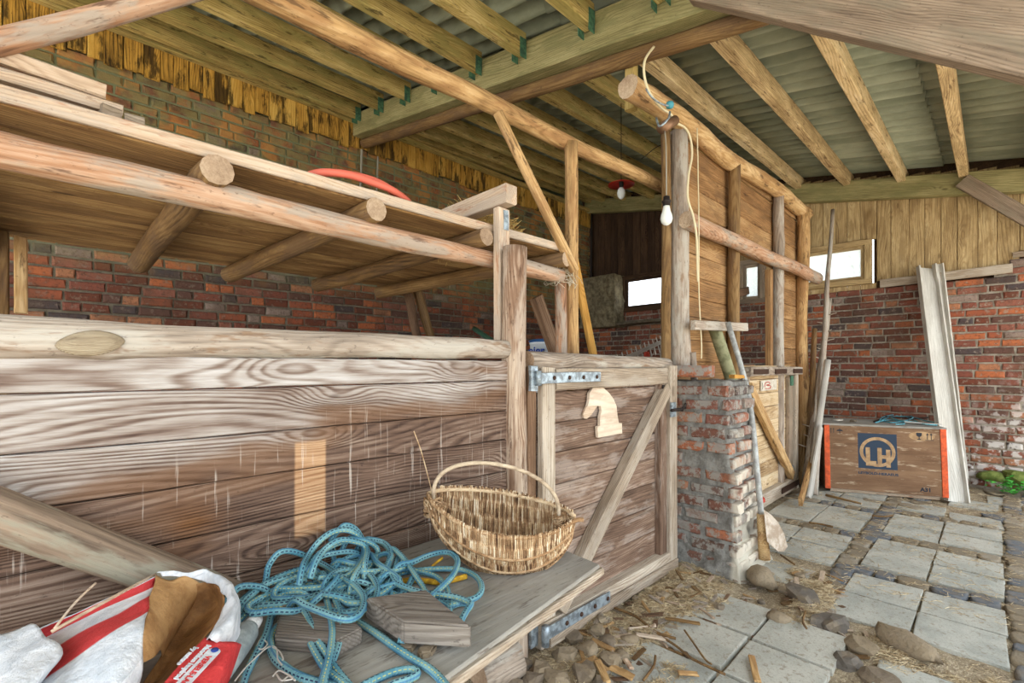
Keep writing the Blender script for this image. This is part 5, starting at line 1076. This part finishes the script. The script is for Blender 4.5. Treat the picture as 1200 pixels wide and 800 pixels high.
for dx in (-.058, -.038): poly_at('arrow_symbol', ux_ + dx - .01, uy_, [(-.002, -.022), (.002, -.022), (.002, .014), (.007, .012), (0, .024), (-.007, .012), (-.002, .014)])
# cord, stones, paper on the crate
T = tc.z + .0095
def ct(px, py, h=0): return pZ(px, py, T + h)
M_TEAL = simple('teal_cord', rgb(64, 132, 150), .7, col2=rgb(110, 176, 190), vs=60)
vs, fs = [], []
for seq in ([(1030, 494), (1034, 489), (1046, 486), (1062, 486), (1070, 489), (1060, 493), (1044, 495), (1032, 492)], [(1034, 492), (1045, 488), (1066, 488), (1085, 493), (1100, 496)], [(1026, 495), (1040, 492), (1058, 493), (1075, 495)], [(1050, 487), (1066, 490), (1080, 496), (1098, 498)], [(1038, 487), (1050, 491), (1060, 496), (1050, 497)]):
    tube_data(catmull([ct(a, b, .006 + rnd.random() * .02) for a, b in seq], 5), .0055, 6, vs, fs)
o = obj('cord_bundle', mesh('cord_bundle', vs, fs, True, [M_TEAL])); tag(o, 'teal cord coiled on top of the crate', 'cord')
o = tube('black_hose', [ct(1024, 494, .008), ct(1040, 489, .012), ct(1060, 489, .01), ct(1078, 490, .008), ct(1088, 489, .008)], .007, M_DARKMET); tag(o, 'black cable beneath the teal cord on the crate', 'cable')
o = timber('thin_slat', ct(1060, 494, .022), ct(1104, 497, .02), .02, .008, M_PALE); tag(o, 'thin pale slat on top of the crate', 'slat')
STM = []
for i in range(7):
    bm = bmesh.new(); bmesh.ops.create_icosphere(bm, subdivisions=2, radius=1)
    for v in bm.verts: c = v.co; c.x = math.copysign(abs(c.x) ** .75, c.x); c.y = math.copysign(abs(c.y) ** .75, c.y); c.z = math.copysign(abs(c.z) ** .8, c.z); v.co = c * (1 + .45 * noise.noise(c * 1.1 + Vector((i * 5.1, 3, 0))) + .22 * noise.noise(c * 2.6 + Vector((i * 5.1, 3, 0))))
    me = bpy.data.meshes.new('stone'); bm.to_mesh(me); bm.free(); me.materials.append(M_STONE); me.polygons.foreach_set('use_smooth', [i % 4 == 0] * len(me.polygons)); STM.append(me)
def stone(loc, s3, lab, group=None, name='stone', rz=None, mat=None):
    me = rnd.choice(STM)
    if mat: me = me.copy(); me.materials.clear(); me.materials.append(mat)
    o = obj(name, me, None, Matrix.Translation(loc) @ Matrix.Rotation(rnd.uniform(0, 6) if rz is None else rz, 4, 'Z') @ Matrix.Diagonal((*s3, 1))); return tag(o, lab, 'stone', group)
stone(ct(1000, 493, .012), (.03, .02, .013), 'small grey stone lying on the crate lid')
stone(ct(982, 492, .006), (.055, .03, .008), 'crumpled pale rag on the crate corner', name='rag', mat=M_PAPER)['category'] = 'rag'
# two bleached profiles leaning against the back wall
def prof_piece(name, a, b, lab, wdt=.13, dep=.05, mat=M_PALE):
    """U shaped trough, open towards the camera"""
    M, L = frame(a, b, Vector((-.8, -.6, 0)));
    sec = [(-wdt / 2, dep / 2), (-wdt / 2 + .012, dep / 2), (-wdt / 2 + .012, -dep / 2 + .01), (wdt / 2 - .012, -dep / 2 + .01), (wdt / 2 - .012, dep / 2), (wdt / 2, dep / 2), (wdt / 2, -dep / 2), (-wdt / 2, -dep / 2)]
    n = len(sec); vs = []; sg_ = 6
    for i in range(sg_ + 1):
        x = (i / sg_ - .5) * L
        for (y, z) in sec: vs.append((x, y + rnd.uniform(-.0015, .0015), z + rnd.uniform(-.0015, .0015)))
    fs = [(i * n + k, i * n + (k + 1) % n, (i + 1) * n + (k + 1) % n, (i + 1) * n + k) for i in range(sg_) for k in range(n)]
    for e, o_ in ((0, False), (sg_ * n, True)):
        for q_ in ((0, 1, 2, 7), (2, 3, 6, 7), (3, 4, 5, 6)): fs.append(tuple(e + k for k in (q_ if o_ else reversed(q_))))
    o = obj(name, mesh(name, vs, fs, False, [mat]), None, M); return tag(o, lab, 'trough')
prof_piece('wooden_trough', pZ(1122, 588, .0), pX(1086, 313, BX - .09), 'wide bleached wooden trough leaning on the back wall beside the crate', .17, .05)
prof_piece('wooden_trough', pX(1128, 560, 6.25), pX(1099, 309, BX - .06), 'narrow bleached trough tucked behind the wide one', .075, .05)
o = timber('rotten_block', pZ(1116, 553, .17), pZ(1118, 530, .28), .05, .03, M_OCHRE, up=Vector((0, 1, 0)), jit=.006, seg=4); tag(o, 'rotten orange wood chunk stuck in the leaning trough', 'wood chunk')
o = box('trough_clip', (0, 0, 0), (.01, .01, .01), M_ZINC) if False else None
# poles in the corner beside the far post
def pole(a, b, r0, r1, m, lab, nm='pole', **kw): o = log(nm, a, b, r0, r1, m, **kw); return tag(o, lab, 'pole')
M_BIRCH = wood('pale_spotted_bark', rgb(96, 80, 66), rgb(166, 152, 136), rgb(204, 194, 180), freq=20, stain=rgb(96, 72, 54), patch=rgb(190, 182, 168), patchamt=.6)
pole(Vector((4.95, 1.14, 0)), pX(976, 246, 6.28), .030, .018, M_GREYLOG, 'tallest pole leaning in the corner, crossing the dusty window')
pole(Vector((4.95, 1.215, .0)), pX(972, 350, 6.1), .040, .020, M_BIRCH, 'spotted sapling pole with side stubs leaning beside the far post', lump=.25)
pole(Vector((5.22, 1.262, .0)), Vector((5.50, 1.262, 1.535)), .032, .022, M_LOGDARK, 'dark thin sapling pole leaning nearest the far stall door', lump=.25)
pole(pZ(948, 580, .0), pX(970, 422, 5.35), .030, .028, M_PALE, 'smooth pale round pole left of the crate'.replace('left of', 'beside'))
vs, fs = [], []
base = Vector((4.95, 1.215, .0)); tip = pX(972, 350, 6.1)
for k in range(16):
    q = base + (tip - base) * (.15 + .05 * k); d = Vector((rnd.uniform(-.3, -.1), rnd.choice((-1, 1)) * rnd.uniform(.3, 1), .2)).normalized(); tube_data([q, q + d * .05, q + d * rnd.uniform(.06, .11)], [.009, .006, .003], 5, vs, fs)
o = obj('cut_twigs', mesh('side_stub', vs, fs, True, [M_BIRCH])); o.name = 'twig_stubs'; tag(o, 'short cut side stubs along the spotted sapling pole', 'stubs', kind='stuff')
o = timber('short_plank', pZ(938, 588, .06), pX(955, 527, 5.35), .03, .075, M_LOGTAN); tag(o, 'short tan plank leaning at the foot of the corner poles', 'plank')
o = timber('short_plank', pZ(948, 583, .01), pX(962, 500, 5.1), .02, .08, M_PALE); tag(o, 'pale upright board between corner poles and crate', 'plank')
o = log('dead_branch', pZ(968, 580, .02), pZ(1010, 590, .02), .012, .008, M_LOGDARK); tag(o, 'dark dead branch lying in front of the crate', 'branch')
# shovel against the pillar
sh = thing('shovel', 'old shovel standing upside against the brick pillar corner', 'shovel', pZ(898, 652, 0))
hb_ = Vector((3.16, .93, .02)); d0 = pY(893, 605, .97); d1 = pY(885, 530, 1.0)
top = pY(853, 378, 1.20); mid_ = pY(888, 560, .965); low = pY(892, 602, .95)
tube('shaft', [top, (top * .5 + mid_ * .5) + Vector((.02, -.03, 0)), mid_, low], [.017, .017, .016, .016], simple('grey_painted_shaft', rgb(176, 178, 176), .45, .2, col2=rgb(140, 140, 138), vs=20), sh, 10, 5)
tube('socket', [low, pY(896, 655, .93)], [.024, .032], M_LOGTAN, sh, 12, 2)
tube('red_band', [pY(891.5, 584, .955), pY(892, 587, .955)], [.022, .022], M_REDP, sh, 10, 2)
a_, b_, c2 = pY(897, 600, .92), pY(899, 648, .90), pZ(925, 647, .01)
q = [pY(895, 597, .92), pY(904, 603, .90), pY(912, 612, .87), pY(919, 625, .85), pY(923, 640, .84), pY(919, 646, .85), pY(912, 646, .86), pY(905, 640, .88), pY(899, 634, .90)]
prism('blade', q, (.5, .3, 0), .004, simple('pale_worn_blade', rgb(196, 184, 170), .6, col2=rgb(160, 142, 124), vs=18), sh)

# ================================================================== LAMPS AND WIRES
M_BULB = simple('frosted_bulb_glass', rgb(226, 230, 226), .25)
M_CORDW = simple('cream_cable', rgb(216, 204, 170), .5); M_CORDG = simple('grey_cable', rgb(150, 146, 134), .6)
lp = thing('pendant_bulb', 'bare frosted bulb in a black socket hanging before the thick post', 'lamp', pY(781, 250, 1.19))
c = pY(781, 251, 1.19); r_ = .030
lathe('bulb', [(0, -.058), (.014, -.054), (.026, -.042), (.031, -.024), (.028, -.004), (.021, .014), (.018, .030), (.016, .044)], c, M_BULB, lp, 20)
lathe('socket', [(.019, .042), (.020, .060), (.024, .062), (.024, .070), (.017, .074), (.016, .092), (.006, .096)], c, M_DARKMET, lp, 16)
tube('cord', [c + Vector((0, 0, .095)), c + Vector((-.004, 0, .35)), pY(779, 152, 1.22), pY(780, 143, 1.27)], .0032, M_CORDG, lp, 6, 4)
lp = thing('pendant_bulb', 'small bulb under a red enamel shade hanging inside the stalls', 'lamp', pY(728, 225, 2.09))
c = pY(728, 226, 2.09)
lathe('bulb', [(0, -.05), (.014, -.045), (.028, -.028), (.033, -.006), (.029, .018), (.018, .040)], c, M_BULB, lp, 16)
lathe('shade', [(.022, .095), (.030, .092), (.080, .074), (.105, .066), (.103, .062), (.028, .084), (.02, .085)], c, simple('red_enamel', rgb(176, 44, 32), .35), lp, 24)
lathe('socket', [(.016, .038), (.018, .085), (.010, .11)], c, M_DARKMET, lp, 12)
tube('cord', [c + Vector((0, 0, .10)), c + Vector((.0, 0, ZB(2.09, c.x) - c.z + .08))], .003, M_DARKMET, lp, 5, 2)
o = tube('black_wire', [pY(752, 186, 2.0), pY(770, 172, 2.0), pY(783, 168, 2.0)], .0035, M_DARKMET); tag(o, 'short black wire hanging below the roof near the red lamp', 'wire')
# looping cable and spot lamp on the top log
yy = PY - .10
o = tube('cream_cable', [pY(766, 55, yy), pY(756, 70, yy), pY(755, 88, yy), pY(761, 108, yy), pY(774, 125, yy), pY(786, 134, yy - .02), pY(793, 144, yy - .02), pY(803, 150, yy - .02), pY(809, 162, yy - .01), pY(811, 182, yy - .01), pY(807, 205, yy - .01), pY(806, 232, yy - .01), pY(812, 252, yy - .02), pY(816, 275, yy - .03), pY(817, 300, yy - .01), pY(818, 330, yy)], .0065, M_CORDW, None, 8, 6); tag(o, 'cream cable looping over the top log and down the thick post', 'cable')
o = tube('cream_string', [pY(817, 150, yy), pY(818, 200, yy), pY(819, 265, yy - .03), pY(819, 340, yy), pY(822, 400, yy), pY(822, 420, yy)], .0035, M_CORDW, None, 6, 4); tag(o, 'thin straight cream cord hanging before the plank partition', 'cord')
sp = thing('clamp_spotlight', 'small clamp spotlight with blue fittings fixed to the top log', 'lamp', pY(780, 145, yy))
a_ = pY(775, 150, yy - .03); b_ = pY(791, 141, yy - .05)
tube('housing', [a_, b_], [.030, .026], simple('tarnished_brass', rgb(140, 108, 84), .45, .5), sp, 14, 2)
tube('arm', [pY(769, 138, yy - .02), pY(773, 148, yy - .06), pY(783, 139, yy - .09), pY(785, 131, yy - .05)], .0055, M_ZINC, sp, 7, 5)
lathe('knob', [(0, -.018), (.018, -.014), (.022, 0), (.018, .014), (0, .018)], pY(785, 123, yy - .04), simple('turquoise_knob', rgb(76, 150, 166), .5), sp, 14)
tube('lead', [pY(757, 104, yy - .02), pY(764, 114, yy - .03), pY(774, 121, yy - .03), pY(783, 124, yy - .04)], .005, M_ZINC, sp, 6, 4)
for (x, y0, y1, lab) in ((424, 165, 222, 'thicker of two grey cables running down the long brick wall'), (443, 172, 224, 'thinner of two grey cables running down the long brick wall')):
    o = tube('wall_cable', [pY(x, y0, LY - .03), pY(x - .5, (y0 + y1) / 2, LY - .03), pY(x - 2, y1 + 10, LY - .03)], .012 if x < 430 else .009, M_CORDG, None, 6, 3); tag(o, lab, 'cable')
o = tube('dark_pipe', [pX(693, 248, BX - .05), pX(693, 300, BX - .05), pX(692, 335, BX - .05)], .018, M_DARKMET, None, 6, 2); tag(o, 'dark thin pipe down the back wall near the corner', 'pipe')

# ================================================================== GROUND DEBRIS
def gz(x, y): return fh(x, y)
g = pZ(889, 677, .04); o = stone(g + Vector((.03, 0, 0)), (.075, .06, .05), 'big pale block at the foot of the brick pillar', name='stone_block', rz=.5)
for (px, py, s_, lab) in ((565 + 20, 0, 0, ''),): pass
specs = [(913, 722, .05, .035, 'rounded tan stone in the soil by the near flagstones'), (973, 728, .085, .045, 'flat pale stone between near and far flagstones'), (1063, 757, .11, .05, 'long pointed stone at the edge of the far flagstones'), (1010, 755, .06, .04, 'rough grey stone beside the long pointed one'), (940, 700, .09, .05, 'broad low stone in front of the pillar'), (1030, 790, .06, .04, 'jagged stone at the lower edge between two flagstones'), (842, 709, .03, .02, 'small reddish stone on the nearest flagstones'), (938, 672, .03, .025, 'reddish brick chip near the shovel blade'), (992, 770, .05, .04, 'brown stone in the straw near the pointed stone')]
for (px, py, a_, b_, lab) in specs:
    p = pZ(px, py, .015); stone(Vector((p.x, p.y, gz(p.x, p.y) + b_ * .3)), (a_, b_ * 1.1, b_ * .8), lab)
cl = [(640, 748, .045), (664, 765, .05), (690, 762, .045), (634, 778, .05), (655, 790, .045), (684, 785, .05), (712, 752, .04), (700, 740, .045), (672, 742, .05), (650, 735, .035), (716, 772, .045), (620, 790, .05), (706, 795, .04), (738, 748, .035), (612, 770, .04), (600, 797, .04)]
FL = ['rounded stone touching the lower gate hinge strap', 'stone below the hinge strap, second one out', 'broad stone in the cluster, just off the hinge end', 'stone beneath the bench edge next to the log section', 'grey stone low in the cluster below the bench', 'grey brown stone at the bottom rim of the stone cluster', "stone at the cluster's outer side, next to a flagstone", 'stone high in the cluster, near the gate foot', 'wide stone in the middle of the cluster under the strap', 'small stone tucked right under the hinge strap', 'outermost stone of the cluster, by the tan wood piece', 'stone beneath the bench edge at the very bottom', 'lowest stone of the cluster beside the flagstone corner', 'lone small stone in the straw beyond the cluster', 'stone half hidden behind the log section', 'stone at the bottom, half hidden below the bench board']
for i, (px, py, a_) in enumerate(cl):
    p = pZ(px, py, .02); stone(Vector((p.x, p.y, gz(p.x, p.y) + a_ * .12)), (a_ * rnd.uniform(.8, 1.1), a_ * .8, a_ * .55), FL[i], 'field stones by the gate hinge', 'field_stone')
for k in range(16):
    x, y = rnd.uniform(1.5, 2.9), rnd.uniform(.45, 1.25); stone(Vector((x, y, gz(x, y) + .006)), (rnd.uniform(.015, .035),) * 2 + (.014,), 'small stone chip in the straw before the gate', 'stone chips before the gate', 'stone_chip')
# fresh and old wood chips
chips = [(700, 773, 712, 796, .028, M_LOGTAN, 'tan wood chip standing out on the flagstone, shorter one'), (881, 766, 888, 795, .024, M_LOGTAN, 'tan wood chip lying across the nearest flagstone'), (745, 742, 783, 746, .022, M_FRESH, 'long pale splinter in the straw before the gate'), (716, 778, 742, 790, .035, M_LOGTAN, 'thick tan wood piece by the stone cluster'), (733, 770, 740, 780, .02, M_FRESH, 'tiny pale chip on a flagstone near the stones'), (795, 785, 818, 786, .022, M_LOGTAN, 'ochre chip at the lower edge near the flagstones'), (780, 722, 820, 728, .020, M_LOGDARK, 'dark bark stick lying on the nearest flagstone edge'), (737, 735, 768, 731, .012, M_FRESH, 'thin pale splinter beside the long one')]
for (x0, y0, x1, y1, wd, m, lab) in chips:
    a_, b_ = pZ(x0, y0, .03), pZ(x1, y1, .03); a_.z = gz(a_.x, a_.y) + .016; b_.z = gz(b_.x, b_.y) + .016; a_.z = max(a_.z, .02); b_.z = max(b_.z, .02)
    o = timber('wood_chip', a_, b_, wd, .010, m, seg=3, jit=.002); tag(o, lab, 'wood chip')
chm = [timber_mesh(1, 1, 1, ch=.12, seg=2, jit=.08, mats=[m]) for m in (M_DRYBRN, M_FRESH, M_LOGTAN, M_GREYLOG, M_FRAME, M_LOGDARK)]
for k in range(150):
    x, y = rnd.uniform(1.45, 2.75), rnd.uniform(.86, 1.25)
    if rnd.random() < .3: x, y = rnd.uniform(2.1, 3.1), rnd.uniform(.35, .85)
    L = rnd.uniform(.03, .11); o = obj('bark_chip', rnd.choice(chm), None, Matrix.Translation((x, y, gz(x, y) + .008)) @ Matrix.Rotation(rnd.uniform(0, 3.1), 4, 'Z') @ Matrix.Rotation(rnd.uniform(-.15, .15), 4, 'Y') @ Matrix.Diagonal((L, rnd.uniform(.008, .028), .007, 1)))
    tag(o, 'small wood or bark chip in the litter in front of the gate and pillar', 'wood chip', 'bark chips in the litter')
for (seq, r_, lab) in (([(738, 733), (760, 738), (790, 755), (812, 772), (850, 790)], .005, 'long dark twig curving over the nearest flagstones'), ([(802, 738), (812, 752), (826, 772), (834, 778)], .004, 'thin twig on the flagstone seam'), ([(768, 768), (766, 780), (754, 797)], .005, 'curved brown twig pointing to the lower edge'), ([(915, 650), (922, 655), (931, 661)], .006, 'dark twig under the shovel blade'), ([(948, 612), (962, 614), (976, 617)], .008, 'brown stick on the far flagstones before the low door'), ([(1022, 604), (1034, 605), (1046, 604)], .007, 'forked pale stick in the cobble strip'), ([(944, 716), (941, 728), (945, 736)], .005, 'short twig standing by the flat pale stone'), ([(720, 712), (745, 722), (768, 740), (792, 748)], .006, 'long dark bark strip across the straw')):
    o = tube('twig', [pZ(a, b, .022) for a, b in seq], r_, M_LOGDARK, None, 6, 4); tag(o, lab, 'twig')
M_STRAW2 = simple('dull_litter_straw', rgb(206, 190, 158), .9, col2=rgb(158, 136, 104), vs=40)
def f_g():
    while True:
        x, y = rnd.uniform(1.3, 3.4), rnd.uniform(-.2, 1.3)
        if gz(x, y) > -.012 + rnd.random() * .02: break
    return Vector((x, y, gz(x, y) + rnd.uniform(.001, .008))), Vector((rnd.uniform(-1, 1), rnd.uniform(-1, 1), rnd.uniform(-.15, .15)))
straw('straw', 6500, f_g, M_STRAW2, (.015, .06), .0011, 'fine straw and bark litter over the soil before the gate')
def f_g2():
    x = rnd.uniform(3, 6.2); y = rnd.uniform(-.6, 1.3)
    return Vector((x, y, max(gz(x, y), .0) + rnd.uniform(.001, .005))), Vector((rnd.uniform(-1, 1), rnd.uniform(-1, 1), 0))
straw('straw', 2200, f_g2, M_STRAW2, (.02, .08), .0012, 'sparse straw scattered over the far flagstones')
# green plant and moss at the wall foot
M_LEAF = simple('fresh_green_leaf', rgb(84, 168, 66), .5, col2=rgb(58, 130, 50), vs=30)
pt = thing('wall_weed', 'bright green weed growing at the foot of the back wall', 'plant', (6.2, -.08, 0))
lv, lf_ = [], []
for k in range(60):
    a = rnd.uniform(0, 6.28); r_ = rnd.uniform(.0, .20); p = Vector((6.22 + r_ * math.cos(a) * .5, -.13 + r_ * math.sin(a), rnd.uniform(.02, .15)))
    d = Vector((-1 + rnd.uniform(-.5, .5), rnd.uniform(-1, 1), rnd.uniform(-.2, .7))).normalized(); s_ = d.cross(UP).normalized(); L = rnd.uniform(.04, .07)
    me = mesh('leaf', [p, p + d * L * .35 + s_ * L * .35, p + d * L - UP * .01, p + d * L * .35 - s_ * L * .35, p + d * L * .5 + UP * .008], [(0, 1, 4), (1, 2, 4), (2, 3, 4), (3, 0, 4)], False, [M_LEAF]); obj('leaf', me, pt)
vs, fs = [], []
for k in range(10): q = Vector((6.25, -.12, 0)); tube_data(catmull([q, q + Vector((rnd.uniform(-.05, .05), rnd.uniform(-.08, .08), .06)), q + Vector((rnd.uniform(-.1, .05), rnd.uniform(-.16, .16), .12))], 3), .002, 4, vs, fs)
obj('stem', mesh('stem', vs, fs, True, [M_LEAF]), pt)
M_MOSS = simple('mossy_stone', rgb(120, 130, 70), .95, col2=rgb(90, 104, 48), vs=22, bump=.6)
for (y, z, s_) in ((.02, .12, .07), (-.18, .14, .08), (-.35, .12, .09)):
    stone(Vector((BX - .05, y, z)), (s_, s_ * 1.4, s_ * .7), 'moss grown stone at the wall foot, ' + {.02: 'nearest the trough', -.18: 'middle one behind the weed', -.35: 'farthest towards the open side'}[y], name='mossy_stone', rz=0, mat=M_MOSS)
